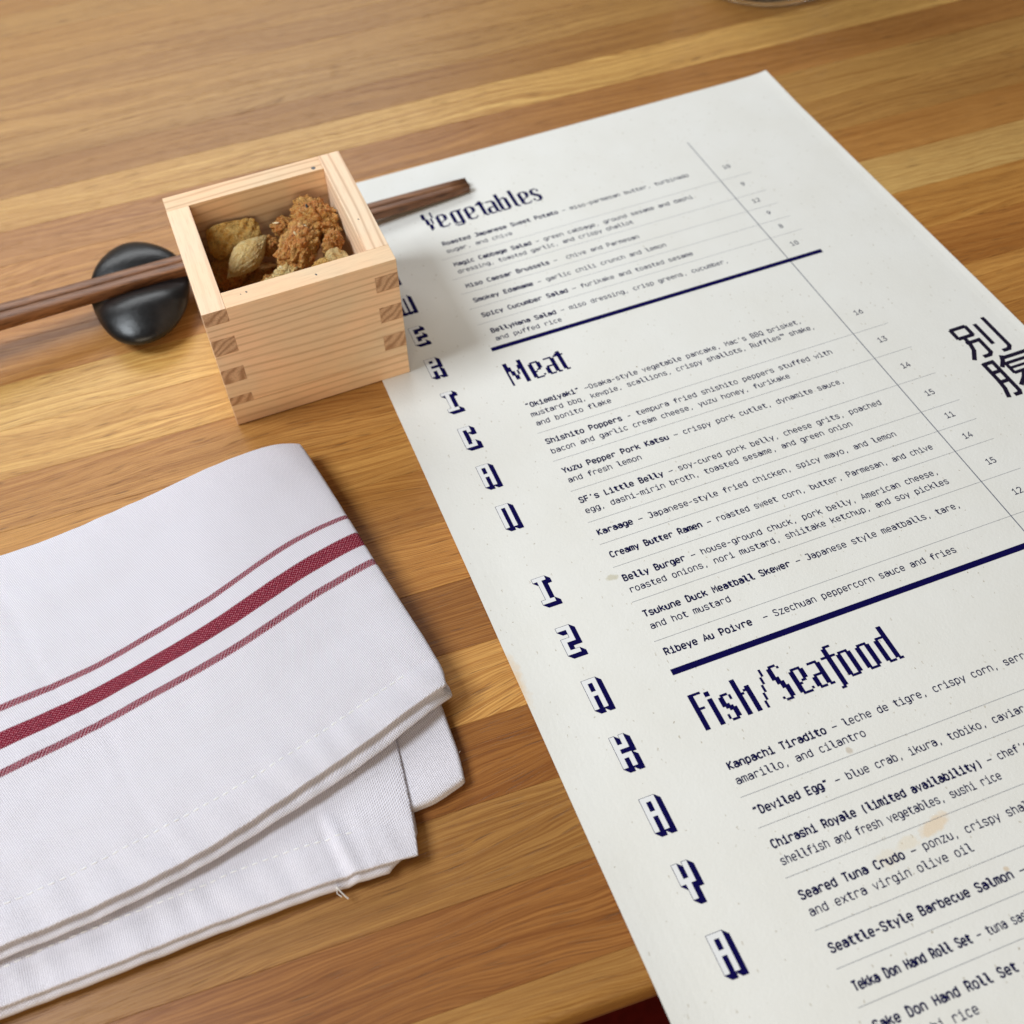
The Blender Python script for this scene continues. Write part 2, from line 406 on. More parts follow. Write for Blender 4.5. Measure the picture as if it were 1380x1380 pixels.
# tone of each stave, far to near; the tone changes where two lengths are joined end to end
tone_l = {-9:(190,150,98),-8:(182,140,88),-7:(196,158,104),-6:(186,146,92),-5:(192,152,98),-4:(186,146,94),-3:(194,154,98),-2:(188,148,92),-1:(172,128,74),0:(196,158,98),
          1:(168,120,70),2:(190,140,80),3:(182,130,74),4:(174,128,82),5:(216,182,120),6:(208,170,108),7:(184,136,80),8:(190,142,82),9:(172,122,66),10:(190,136,74),11:(142,94,48),
          12:(200,154,94),13:(158,102,50),14:(172,126,72),15:(156,102,54),16:(190,144,86)}
tone_r = dict(tone_l); tone_r.update({2:(190,152,96),3:(176,136,84),4:(178,130,76),5:(206,176,122),6:(190,142,80),7:(176,122,66),8:(190,142,82)})
tone_l[0] = tone_r[0] = (204,168,108)
rs = random.Random(3)
def stave_mesh(x0, x1, y0, y1, front=False):
    m = MB(); c = 0.012; zt, zb = 0.0, -1.6
    if not front:
        x0 += 0.002; x1 -= 0.002; y0 += 0.003; y1 -= 0.003
        m.add([(x0,y0,zb),(x1,y0,zb),(x1,y1,zb),(x0,y1,zb),
               (x0,y0,zt-c),(x1,y0,zt-c),(x1,y1,zt-c),(x0,y1,zt-c),
               (x0+c,y0+c,zt),(x1-c,y0+c,zt),(x1-c,y1-c,zt),(x0+c,y1-c,zt)],
              [(0,3,2,1),(8,9,10,11),(0,1,5,4),(1,2,6,5),(2,3,7,6),(3,0,4,7),(4,5,9,8),(5,6,10,9),(6,7,11,10),(7,4,8,11)])
    else:                      # rounded nose along the near edge of the table
        r = 0.45; prof = [(y1, zb), (y1, zt-c), (y1-c, zt)]
        for k in range(9):
            a = PI/2*k/8; prof.append((y0+r-r*math.sin(a), zt-r+r*math.cos(a)))
        prof.append((y0, zb))
        n = len(prof)
        m.add([(x0+.002, p[0], p[1]) for p in prof]+[(x1-.002, p[0], p[1]) for p in prof],
              [(i, (i+1) % n, n+(i+1) % n, n+i) for i in range(n)]+[tuple(range(n))[::-1], tuple(range(n, 2*n))])
    return m
for k in range(-9, 17):
    ytop = 3.4-PITCH*(k-1); ybot = ytop-PITCH
    if k == 16: ybot = -42.25
    xa = rs.uniform(7, 22)                      # end joint (under the menu)
    parts = ((-75, 115, tone_l[k]),) if k <= 1 else ((-75, xa, tone_l[k]), (xa, 115, tone_r[k]))
    for (x0, x1, tn) in parts:
        o = stave_mesh(x0, x1, ybot, ytop, k == 16).build('stave', M_table, table)
        tn = tuple(0.80*a+0.20*b_ for a, b_ in zip(tn, (184, 140, 86)))
        c = rgb(*tn); j = rs.uniform(0.96, 1.04)*(0.70 if k >= 13 else 0.90 if k >= 8 else 0.86 if k >= 0 else 0.72)  # zone factor: fading light toward the viewer is put into the near staves' colour
        o.color = (c[0]*j*1.18, c[1]*j*1.13, c[2]*j*0.94, 1)
b = MB(); b.box((-75, -41.85, -4.4), (115, 32.9, -1.62)); b.build('apron_board', M_edge, table)
lg = MB(); lg.box((-3, -3, -70), (3, 3, -4.41))
l0 = lg.build('leg', M_steel, table, loc=(-66, -33, 0), bevel=.3)
for x, y in ((106, -33), (-66, 24), (106, 24)):
    o = l0.copy(); scene.collection.objects.link(o); o.parent = table; o.location = (x*CM, y*CM, 0)
b = MB(); b.box((-70, -37, -73.9), (110, 28, -70.01)); b.build('foot_frame', M_steel, table, bevel=.5)

# ---------------- menu ----------------
menu = thing('menu', (0, 0, 0.012), 'printed off-white paper menu with navy lettering lying across the table', 'menu')
PW, PH, PT = 27.94, 51.0, 0.022
pm = MB(); nx, ny = 84, 100
def pz(x, y):
    k = max(0.0, min(1.0, (-17-y)/4))
    z = k*max(0, (1.7-x)/1.7)**2*(0.05+0.09*(0.5+noise.noise(Vector((0.3, y*0.16, 2)))))
    z += 0.09*max(0, (x-25.2)/2.74)**2*max(0, min(1, (y+3.4)/3.0))+0.05*max(0, (x-27.2)/0.74)**2
    return z
vs = [(PW*i/nx, -PH*j/ny, PT+pz(PW*i/nx, -PH*j/ny)) for j in range(ny+1) for i in range(nx+1)]
pm.add(vs, [(j*(nx+1)+i, (j+1)*(nx+1)+i, (j+1)*(nx+1)+i+1, j*(nx+1)+i+1) for j in range(ny) for i in range(nx)])
nb = len(pm.v)
pm.add([(x, y, z-PT) for x, y, z in vs], [(j*(nx+1)+i, j*(nx+1)+i+1, (j+1)*(nx+1)+i+1, (j+1)*(nx+1)+i) for j in range(ny) for i in range(nx)])
edge = [i for i in range(nx+1)]+[j*(nx+1)+nx for j in range(1, ny+1)]+[ny*(nx+1)+i for i in range(nx-1, -1, -1)]+[j*(nx+1) for j in range(ny-1, 0, -1)]
for a, b_ in zip(edge, edge[1:]+edge[:1]): pm.f.append((a, b_, nb+b_, nb+a)); pm.m.append(0)
pm.build('paper_sheet', M_paper, menu, smooth=False)
ZI = PT+0.004

# stroke font: cell 600 wide, x-height 550, capitals 730
def arc(cx, cy, rx, ry, a0, a1, n=9, e=2.45):
    r = []
    for i in range(n+1):
        a = math.radians(a0+(a1-a0)*i/n); c, s_ = math.cos(a), math.sin(a)
        r.append((cx+rx*math.copysign(abs(c)**(2/e), c), cy+ry*math.copysign(abs(s_)**(2/e), s_)))
    return r
oval = lambda cx, cy, rx, ry: arc(cx, cy, rx, ry, 0, 360, 16)
def cr_smooth(p, n=3):
    out = []
    for i in range(len(p)-1):
        a = p[max(i-1, 0)]; b_ = p[i]; c = p[i+1]; d = p[min(i+2, len(p)-1)]
        for k in range(n):
            t = k/n
            out.append(tuple(0.5*((2*b_[q])+(-a[q]+c[q])*t+(2*a[q]-5*b_[q]+4*c[q]-d[q])*t*t+(-a[q]+3*b_[q]-3*c[q]+d[q])*t**3) for q in (0, 1)))
    return out+[p[-1]]
dot = lambda x, y, r=38: [(x-r, y), (x+r, y)]
G = {
'a': [[(495,0),(495,370)]+arc(305,370,190,180,0,158,6), [(495,325),(290,325)]+arc(290,165,185,160,90,270,7)+[(330,5),(495,110)]],
'b': [[(110,0),(110,730)], oval(305,275,190,275)],
'c': [arc(315,275,200,275,38,322,12)],
'd': [[(490,0),(490,730)], oval(295,275,190,275)],
'e': [[(105,275)]+[(500,275)]+arc(302,290,198,260,0,180,8)+arc(302,260,198,260,180,318,7)],
'f': [[(250,0),(250,560)]+arc(420,560,170,170,180,90,5)+[(530,730)], [(80,520),(510,520)]],
'g': [oval(295,290,190,260), [(490,550),(490,-20)]+arc(300,-20,190,160,0,-90,5)+[(150,-180)]],
'h': [[(110,0),(110,730)], arc(300,350,190,200,180,0,8)+[(490,0)]],
'i': [[(120,550),(310,550),(310,0)], [(90,0),(530,0)], dot(300,720,48)],
'j': [[(150,550),(400,550),(400,-20)]+arc(230,-20,170,160,0,-90,4)+[(110,-180)], dot(390,720,48)],
'k': [[(110,0),(110,730)], [(500,550),(120,245)], [(245,345),(520,0)]],
'l': [[(60,730),(260,730),(260,170)]+arc(430,170,170,170,180,270,5)+[(550,0)]],
'm': [[(75,0),(75,550)], arc(190,430,115,120,180,0,5)+[(305,0)], arc(415,430,110,120,180,0,5)+[(525,0)]],
'n': [[(110,0),(110,550)], arc(300,350,190,200,180,0,8)+[(490,0)]],
'o': [oval(300,275,200,275)],
'p': [[(110,-180),(110,550)], oval(305,275,190,275)],
'q': [[(490,-180),(490,550)], oval(295,275,190,275)],
'r': [[(140,0),(140,550)], arc(335,350,195,200,180,18,8)],
's': [cr_smooth([(485,440),(430,525),(300,552),(165,520),(115,410),(170,315),(300,278),(430,240),(490,140),(430,28),(300,-2),(160,22),(100,115)],2)],
't': [[(245,710),(245,170)]+arc(410,170,165,170,180,270,5)+[(520,0)], [(70,550),(510,550)]],
'u': [[(110,550),(110,200)]+arc(300,200,190,200,180,360,8)+[(490,550)], [(490,240),(490,0)]],
'v': [[(90,550),(300,0),(510,550)]], 'w': [[(50,550),(155,0),(300,420),(445,0),(550,550)]],
'x': [[(90,550),(510,0)],[(510,550),(90,0)]], 'y': [[(90,550),(305,20)],[(510,550),(225,-180)]],
'z': [[(110,550),(490,550),(110,0),(500,0)]],
'A': [[(70,0),(300,730),(530,0)],[(150,220),(450,220)]],
'B': [[(110,0),(110,730),(300,730)]+arc(300,555,175,175,90,-90,7)+[(110,380)], [(300,380)]+arc(310,190,190,190,90,-90,7)+[(110,0)]],
'C': [arc(310,365,200,365,40,320,12)], 'D': [[(110,0),(110,730),(260,730)]+arc(260,365,230,365,90,-90,9)+[(110,0)]],
'E': [[(490,730),(120,730),(120,0),(500,0)],[(120,375),(450,375)]], 'F': [[(500,730),(120,730),(120,0)],[(120,360),(460,360)]],
'H': [[(100,0),(100,730)],[(500,0),(500,730)],[(100,365),(500,365)]],
'J': [[(160,730),(470,730),(470,180)]+arc(290,180,180,180,0,-170,8)], 'K': [[(110,0),(110,730)],[(510,730),(140,370),(520,0)]],
'L': [[(130,730),(130,0),(510,0)]], 'M': [[(90,0),(90,730),(300,330),(510,730),(510,0)]],
'O': [oval(300,365,200,365)], 'P': [[(110,0),(110,730),(310,730)]+arc(310,525,185,205,90,-90,8)+[(110,320)]],
'Q': [oval(300,365,200,365),[(320,120),(470,-110)]],
'R': [[(110,0),(110,730),(310,730)]+arc(310,530,180,200,90,-90,8)+[(110,330)],[(320,330),(510,0)]],
'S': [cr_smooth([(495,590),(430,700),(300,735),(155,690),(105,560),(160,440),(300,375),(440,305),(500,180),(430,40),(300,-5),(155,40),(90,150)],2)],
'T': [[(70,730),(530,730)],[(300,730),(300,0)]], 'Y': [[(70,730),(300,320),(530,730)],[(300,320),(300,0)]],
'0': [oval(300,365,195,365),[(300,330),(300,400)]], '1': [[(110,560),(310,730),(310,0)],[(90,0),(530,0)]],
'2': [arc(300,530,195,200,165,-25,8)+[(110,0),(510,0)]],
'3': [[(110,730),(480,730),(280,430)]+arc(290,215,200,215,90,-155,9)],
'4': [[(380,730),(90,180),(520,180)],[(410,400),(410,0)]],
'5': [[(480,730),(140,730),(120,400),(300,440)]+arc(300,220,195,220,80,-150,8)],
'6': [[(400,730),(130,300)], oval(300,235,195,235)], '8': [oval(300,550,165,180), oval(300,190,195,190)],
'9': [[(200,0),(470,430)], oval(300,495,195,235)],
',': [[(310,90),(230,-130)]], '.': [dot(300,40,55)], '-': [[(140,310),(460,310)]], '–': [[(60,310),(540,310)]],
'’': [[(330,740),(270,540)]], '“': [[(270,740),(180,560)],[(440,740),(350,560)]], '”': [[(250,740),(170,560)],[(420,740),(340,560)]],
'(': [arc(430,290,190,500,125,235,6,2.0)], ')': [arc(170,290,190,500,55,-55,6,2.0)],
'™': [[(60,720),(260,720)],[(160,720),(160,480)],[(330,480),(330,720),(430,560),(530,720),(530,480)]],
}
def text_mesh(mb, txt, x, adv, h, bold, z0):
    sx, sy = adv/600, h/730
    for ch in txt:
        if ch != ' ':
            for i, st in enumerate(G[ch]):
                w = (0.060 if bold else 0.040)
                pts = [(x+a*sx, b_*sy) for a, b_ in st]
                mb.ribbon(pts, w, z0+0.0008*i)
        x += adv
CAPH = 0.268
BODY = [  # (bold part, plain part, X start, baseline, X end or None)
 ('Roasted Japanese Sweet Potato', ' – miso-parmesan butter, turbinado', 5.75,-6.88,19.55),
 ('', 'sugar, and chive', 5.75,-7.49,None), ('Magic Cabbage Salad', ' – green cabbage, ground sesame and dashi', 5.75,-8.60,18.90),
 ('', 'dressing, toasted garlic, and crispy shallot', 5.75,-9.18,15.25), ('Miso Caesar Brussels', ' –  chive and Parmesan', 5.75,-10.33,15.01),
 ('Smokey Edamame', ' – garlic chili crunch and lemon', 5.73,-11.45,15.95), ('Spicy Cucumber Salad', ' – furikake and toasted sesame', 5.73,-12.57,16.85),
 ('BellyHana Salad', ' – miso dressing, crisp greens, cucumber,', 5.75,-13.74,18.15), ('', 'and puffed rice', 5.76,-14.31,None),
 ('“Okiemiyaki”', ' –Osaka-style vegetable pancake, Mac’s BBQ brisket,', 5.44,-18.80,19.14), ('', 'mustard bbq, kewpie, scallions, crispy shallots, Ruffles™ shake,', 5.48,-19.36,19.50),
 ('', 'and bonito flake', 5.48,-19.92,None), ('Shishito Poppers', ' - tempura fried shishito peppers stuffed with', 5.47,-21.05,19.35),
 ('', 'bacon and garlic cream cheese, yuzu honey, furikake', 5.47,-21.63,16.88), ('Yuzu Pepper Pork Katsu', ' – crispy pork cutlet, dynamite sauce,', 5.49,-22.79,18.89),
 ('', 'and fresh lemon', 5.50,-23.35,8.84), ('SF’s Little Belly', ' – soy-cured pork belly, cheese grits, poached', 5.50,-24.50,None),
 ('', 'egg, dashi-mirin broth, toasted sesame, and green onion', 5.51,-25.08,None), ('Karaage', ' – Japanese-style fried chicken, spicy mayo, and lemon', 5.51,-26.26,None),
 ('Creamy Butter Ramen', ' – roasted sweet corn, butter, Parmesan, and chive', 5.52,-27.43,20.13), ('Belly Burger', ' – house-ground chuck, pork belly, American cheese,', 5.52,-28.63,19.58),
 ('', 'roasted onions, nori mustard, shiitake ketchup, and soy pickles', 5.53,-29.20,19.66), ('Tsukune Duck Meatball Skewer', ' – Japanese style meatballs, tare,', 5.54,-30.38,19.37),
 ('', 'and hot mustard', 5.54,-30.95,None), ('Ribeye Au Poivre ', ' – Szechuan peppercorn sauce and fries', 5.54,-32.14,17.92),
 ('Kanpachi Tiradito', ' – leche de tigre, crispy corn, serrano, aji', 5.53,-36.93,None), ('', 'amarillo, and cilantro', 5.53,-37.50,10.51),
 ('“Deviled Egg”', ' – blue crab, ikura, tobiko, caviar, ponzu', 5.54,-38.66,None), ('Chirashi Royale (limited availability)', ' – chef’s', 5.54,-39.84,15.35),
 ('', 'shellfish and fresh vegetables, sushi rice', 5.54,-40.43,13.80), ('Seared Tuna Crudo', ' – ponzu, crispy shallots,', 5.53,-41.60,None),
 ('', 'and extra virgin olive oil', 5.54,-42.15,11.47), ('Seattle-Style Barbecue Salmon', ' –', 5.54,-43.32,12.55),
 ('Tekka Don Hand Roll Set', ' – tuna sashimi', 5.62,-44.52,12.40), ('Sake Don Hand Roll Set', ' –', 5.58,-45.68,None), ('', 'and sushi rice', 5.58,-46.28,None)]
for bold, plain, x0, y0, x1 in BODY:
    n = len(bold)+len(plain)
    adv = 0.2245 if x1 is None else (x1-x0+0.035)/n
    if 'Deviled' in bold: adv = 0.2235*0.985
    mb = MB()
    x = x0-0.035
    text_mesh(mb, bold, x, adv, CAPH, True, 0); text_mesh(mb, plain, x+adv*len(bold), adv, CAPH, False, 0)
    mb.build('text_line', M_inktext, menu, loc=(0, y0, ZI))
for n_, x0, y0 in (('10',21.47,-7.08),('9',21.64,-8.75),('12',21.46,-10.21),('9',21.66,-11.35),('8',21.66,-12.50),('10',21.48,-13.90),('16',21.60,-19.32),('13',21.59,-21.27),('14',21.61,-23.04),
                   ('15',21.60,-24.83),('11',21.61,-26.23),('14',21.60,-27.47),('15',21.62,-28.98),('12',21.62,-30.66)):
    mb = MB(); text_mesh(mb, n_, x0-0.02, 0.2245, CAPH, False, 0); mb.build('price', M_inktext, menu, loc=(0, y0, ZI))
for x0, x1, y0 in ((5.30,22.58,-7.90),(5.29,22.55,-9.52),(5.32,22.55,-10.68),(5.31,22.55,-11.84),(5.30,22.55,-12.98),(5.31,22.62,-20.34),(5.32,22.68,-22.04),(5.36,22.68,-23.80),(5.35,22.67,-25.53),
                   (5.35,22.67,-26.70),(5.36,22.67,-27.89),(5.36,22.67,-29.61),(5.37,22.67,-31.47),(5.38,22.7,-37.94),(5.40,22.7,-39.08),(5.40,22.7,-40.83),(5.41,22.7,-42.57),(5.41,22.7,-43.78),(5.42,22.7,-44.95)):
    mb = MB(); x = x0
    while x < x1:
        mb.quad(x, -0.011, x+0.026, 0.011); x += 0.040
    mb.build('rule_line', M_rule, menu, loc=(0, y0, ZI))
mb = MB(); mb.quad(20.80, -48.0, 20.845, -4.19); mb.build('price_divider', M_rule, menu, loc=(0, 0, ZI+0.001))
for x0, x1, y0 in ((5.30,22.60,-14.78),(5.38,22.70,-32.86)):
    mb = MB(); mb.quad(x0, -0.125, x1, 0.125); mb.build('section_bar', M_ink, menu, loc=(0, y0, ZI+0.002))

# pixel headings: (col0, col1, row0, row1) inclusive blocks
PXG = {
'F': [(0,1,0,14),(2,4,0,0),(2,3,6,6)], 'i': [(0,1,1,2),(0,1,4,14)],
's': [(1,3,4,4),(4,4,5,6),(0,1,5,8),(2,2,8,9),(1,1,9,9),(3,3,9,10),(2,2,10,10),(4,4,10,13),(3,3,11,13),(0,0,12,13),(1,3,14,14)],
'h': [(0,1,0,14),(2,2,6,6),(3,3,5,5),(4,5,4,14)], '/': [(4,4,0,2),(3,3,3,5),(2,2,6,8),(1,1,9,11),(0,0,12,14)],
'S': [(1,3,0,0),(4,4,1,1),(0,1,1,5),(1,2,6,7),(2,2,5,5),(2,3,8,9),(3,3,7,7),(3,4,10,13),(4,4,9,9),(0,0,13,13),(1,3,14,14)],
'e': [(1,4,4,4),(0,1,5,13),(4,5,5,8),(3,4,9,9),(2,2,10,10),(1,4,14,14),(5,5,13,13)],
'a': [(1,4,4,4),(4,5,5,13),(5,6,14,14),(2,3,9,9),(0,1,10,13),(1,1,9,9),(1,3,14,14)],
'f': [(3,5,0,0),(2,3,1,16),(0,1,4,4),(4,5,4,4),(1,2,17,17)], 'o': [(1,4,4,4),(0,1,5,13),(4,5,5,13),(1,4,14,14)],
'd': [(4,5,0,13),(1,3,4,4),(0,1,5,13),(1,3,14,14),(5,6,14,14)],
'M': [(0,1,0,2),(0,0,3,14),(1,2,3,5),(2,3,6,8),(3,4,9,11),(5,5,6,8),(6,6,3,5),(7,8,0,14)],
't': [(2,3,2,3),(1,1,3,3),(0,4,4,4),(2,3,5,13),(3,4,14,14)],
'V': [(0,1,0,4),(1,2,5,9),(2,3,10,13),(2,2,14,14),(5,5,0,4),(4,4,5,9)],
'g': [(1,6,4,4),(0,1,5,13),(4,5,5,15),(1,3,14,14),(1,4,16,16),(0,0,15,15)],
'b': [(0,1,0,13),(3,4,4,4),(2,2,5,5),(4,5,5,13),(1,4,14,14)], 'l': [(0,1,0,13),(1,2,14,14)]}
def heading(txt, cols, x0, y0, px=0.0973):
    mb = MB()
    for ch, c0 in zip(txt, cols):
        for a, b_, r0, r1 in PXG[ch]:
            mb.quad((c0+a)*px, -(r1+1)*px, (c0+b_+1)*px, -r0*px)
    mb.build('heading', M_ink, menu, loc=(x0, y0, ZI))
heading('Fish/Seafood', [0,6,10,17,25,32,39,46,53,59,67,75], 5.46, -33.90)
heading('Meat', [0,11,18,24], 5.39, -15.86)
heading('Vegetables', [0,7,15,23,30,35,42,50,54,61], 5.41, -4.05)

# upright block letters with a drop side, down the left margin
BL = {'A':'111101101111101101101','N':'111101101101101101101','E':'111100100111100100111','R':'111101111100111101101','I':'111010010010010010111',
      'C':'111101100100100101111','Z':'111001001111100100111','K':'101101111100111101101','Y':'101101101111010010010'}
def block_letter(ch, x, y, w, h, ex=0.18):
    mb = MB(); wb_ = MB()
    if ch == 'M':
        w = 0.68; x -= 0.03
        rects = [(0,0,w,h/7)]+[(a,0,a+0.155,h) for a in (0, w/2-0.0775, w-0.155)]
    else:
        cw, chh = w/3, h/7; rects = []
        for r in range(7):                       # runs along rows
            row = BL[ch][r*3:r*3+3]; c = 0
            while c < 3:
                if row[c] == '1':
                    c2 = c
                    while c2+1 < 3 and row[c2+1] == '1': c2 += 1
                    rects.append((c*cw, r*chh, (c2+1)*cw, (r+1)*chh)); c = c2+1
                else: c += 1
    o = 0.016
    for i, (a, t, b_, d) in enumerate(rects):
        a1, t1, b1, d1 = x+a, y-t, x+b_, y-d
        zz = 0.0004*i
        mb.poly([(a1-o, d1-o), (a1-o+ex, d1-o-ex), (b1+o+ex, d1-o-ex), (b1+o+ex, t1+o-ex), (b1+o, t1+o), (a1-o, t1+o)], zz)
    for i, (a, t, b_, d) in enumerate(rects):
        wb_.quad(x+a, y-d, x+b_, y-t, 0.006+0.0004*i)
    p = mb.build('block_letter', M_ink, menu, loc=(0, 0, ZI)); wb_.build('letter_face', M_letterwhite, p)
ys = [-7.42,-9.64,-11.92,-14.20,-16.50,-18.78,-21.08,-23.38]
for ch, y0 in zip('AMERICAN', ys): block_letter(ch, 2.16, y0, 0.525, 1.19)
for ch, y0 in zip('IZAKAYA', [-27.24,-29.62,-32.01,-34.40,-36.80,-39.19,-41.55]): block_letter(ch, 2.165, y0, 0.535, 1.23)

# two large characters at the right margin
kj = MB()
def stroke(pts, w=0.20): kj.ribbon(pts, w, 0.0006*len(kj.f) % 0.006)
def rect(x0, y0, x1, y1, w=0.20):
    for q in ([(x0,y0),(x1,y0)],[(x0,y1),(x1,y1)],[(x0,y0),(x0,y1)],[(x1,y0),(x1,y1)]): stroke(q, w)
rect(24.84,-21.86,25.59,-22.45); stroke([(25.0,-22.82),(25.64,-22.82),(25.64,-23.65),(25.50,-23.79),(25.2,-23.79)])
stroke([(25.12,-22.5),(25.12,-22.9),(25.03,-23.3),(24.70,-23.80)])
stroke([(26.05,-21.93),(26.05,-23.26)]); stroke([(26.62,-21.70),(26.62,-23.62),(26.48,-23.79),(26.18,-23.79)])
stroke([(24.88,-24.15),(24.88,-25.2),(24.84,-25.7),(24.68,-26.2)]); stroke([(24.88,-24.2),(25.32,-24.2),(25.32,-26.02),(25.25,-26.17),(25.0,-26.17)])
stroke([(24.9,-24.77),(25.3,-24.77)]); stroke([(24.9,-25.35),(25.3,-25.35)])
stroke([(25.90,-24.03),(25.78,-24.3),(25.52,-24.62)]); stroke([(25.85,-24.17),(27.05,-24.17)])
rect(25.78,-24.50,26.90,-25.10,0.17); stroke([(25.8,-24.80),(26.9,-24.80)],0.15)
stroke([(26.22,-25.15),(26.0,-25.45),(25.60,-25.80)]); stroke([(26.1,-25.42),(26.95,-25.42),(26.5,-25.85),(25.75,-26.28)]); stroke([(26.1,-25.62),(26.5,-25.95),(27.1,-26.28)])
kj.build('large_characters', M_inkdark, menu, loc=(0, 0, ZI))

# ---------------- square wooden box with finger joints ----------------
MASU = (-6.838, -14.743, 0.036)
masu = thing('wooden_box', MASU, 'small square pale cedar box with finger joints, filled with fried snacks', 'box', 0.0122)
S_, H_, t_ = 8.2, 6.567, 1.0
zs = [1.25, 1.74, 2.57, 3.38, 4.23, 5.09, 5.89, 6.567]      # finger boundaries, low to high
g = 0.006
def wall(axis, lo, hi, fin0, fin1):
    """one board along axis, its two ends cut into fingers (outline extruded through the thickness)"""
    e = 0.006
    right = []; left = []
    for k in range(7):
        z0, z1 = zs[k]+(e if k else 0.003), zs[k+1]-(e if k < 6 else 0)
        ur = S_-0.003 if fin1(k) else S_-t_-e; ul = 0.003 if fin0(k) else t_+e
        z0b = zs[k] if not fin1(k) and k else z0; 
        right += [(ur, zs[k]-e if (not fin1(k) and k) else z0), (ur, zs[k+1]+e if (not fin1(k) and k < 6) else z1)]
        left += [(ul, zs[k]-e if (not fin0(k) and k) else z0), (ul, zs[k+1]+e if (not fin0(k) and k < 6) else z1)]
    ring = right+left[::-1]
    ded = []
    for p in ring:
        if not ded or math.dist(ded[-1], p) > 1e-5: ded.append(p)
    n = len(ded); m = MB()
    A = [(u, lo, z) if axis == 0 else (lo, u, z) for u, z in ded]; B = [(u, hi, z) if axis == 0 else (hi, u, z) for u, z in ded]
    fs = [tuple(range(n)) if axis == 0 else tuple(range(n))[::-1], tuple(range(n, 2*n))[::-1] if axis == 0 else tuple(range(n, 2*n))]
    m.add(A+B, fs)
    for i in range(n):
        j = (i+1) % n
        f_ = (i, n+i, n+j, j) if axis == 0 else (i, j, n+j, n+i)
        m.f.append(f_); m.m.append(1 if (abs(ded[i][0]-ded[j][0]) < 1e-6 and (ded[i][0] < 0.5 or ded[i][0] > S_-0.5)) else 0)
    return m
ev = lambda k: k % 2 == 0
od = lambda k: k % 2 == 1
f = wall(0, 0.0, t_, od, ev); f.build('front_board', [M_hin[0], M_hin_end], masu, bevel=0.02)
f = wall(1, 0.0, t_, ev, od); f.build('side_board', [M_hin[1], M_hin_end], masu, bevel=0.02)
f = wall(1, S_-t_, S_, od, ev); f.build('side_board', [M_hin[1], M_hin_end], masu, bevel=0.02)
f = wall(0, S_-t_, S_, ev, od); f.build('back_board', [M_hin[0], M_hin_end], masu, bevel=0.02)
f = MB(); f.box((0.003, 0.003, 0), (S_-0.003, S_-0.003, 1.245)); f.build('base_board', M_hin[0], masu, bevel=0.035)
# the small knot and pin holes in the rims
def disc(m, x, y, z, rx, ry, n=14, a=0.0):
    m.add([(x+rx*math.cos(2*PI*i/n)*math.cos(a)-ry*math.sin(2*PI*i/n)*math.sin(a), y+rx*math.cos(2*PI*i/n)*math.sin(a)+ry*math.sin(2*PI*i/n)*math.cos(a), z) for i in range(n)], [tuple(range(n))])
f = MB(); disc(f, 6.78, 7.42, H_+0.004, 0.10, 0.115); f.build('knot', M_seedd, masu)
for x, y, r in ((2.0, 0.62, .035), (4.9, 0.45, .04), (7.55, 3.1, .03), (1.75, .58, .02)):
    f = MB(); disc(f, x, y, H_+0.004, r, r*1.8, 8, 0.4); f.build('pin_hole', M_seedd, masu)

# ---------------- fried snacks in the box ----------------
def from_box(x, y, z):
    c, s = math.cos(0.0122), math.sin(0.0122)
    return (MASU[0]+c*x-s*y, MASU[1]+s*x+c*y, MASU[2]+z)
def blob(sub, rx, ry, rz, rough, freq, seed, taper=0.0, flat=0.0, pores=0.0, sq=0.0, crag=0.0, grid=0.0):
    bm = bmesh.new(); bmesh.ops.create_icosphere(bm, subdivisions=sub, radius=1.0)
    mb = MB()
    for v in bm.verts:
        p = v.co.copy(); q = p*freq+Vector((seed*7.3, seed*3.1, seed*1.7))
        d = noise.noise(q)*0.62+noise.noise(q*2.3)*0.36+abs(noise.noise(q*5.1))*0.30+noise.noise(q*11)*0.10
        k = 1+rough*d
        if pores: k -= pores*max(0, noise.noise(q*7.0)-0.15)
        if crag:
            f1 = noise.voronoi(q*1.25)[0]; f2 = noise.voronoi(q*3.1)[0]; f3 = noise.voronoi(q*6.5)[0]
            k += crag*(0.42*(f1[1]-f1[0])-0.10)+crag*0.30*(0.45-f2[0])+crag*0.16*(0.45-f3[0])
        w = 1.0
        if taper: w = max(0.04, (1-abs(p.x)**1.7))**taper
        if flat: 
            zz = math.copysign(abs(p.z)**flat, p.z)
            p = Vector((p.x, p.y, zz))
        if sq: p = Vector((math.copysign(abs(p.x)**sq, p.x), math.copysign(abs(p.y)**sq, p.y), p.z))
        if pores: k += 0.05*noise.noise(q*17)+0.03*noise.noise(q*29)
        if grid:
            gz = math.cos(p.x*rx*grid)*math.cos(p.y*ry*grid)*0.03/rz*(0.7+0.8*noise.noise(q*1.3))
            p = Vector((p.x, p.y, p.z*(1+gz*2.0)+gz*0.6))
        mb.v.append((p.x*rx*k, p.y*ry*k*(w if taper else 1), p.z*rz*k*(w if taper else 1)))
    mb.f = [tuple(v.index for v in f_.verts) for f_ in bm.faces]; mb.m = [0]*len(mb.f)
    bm.free(); return mb
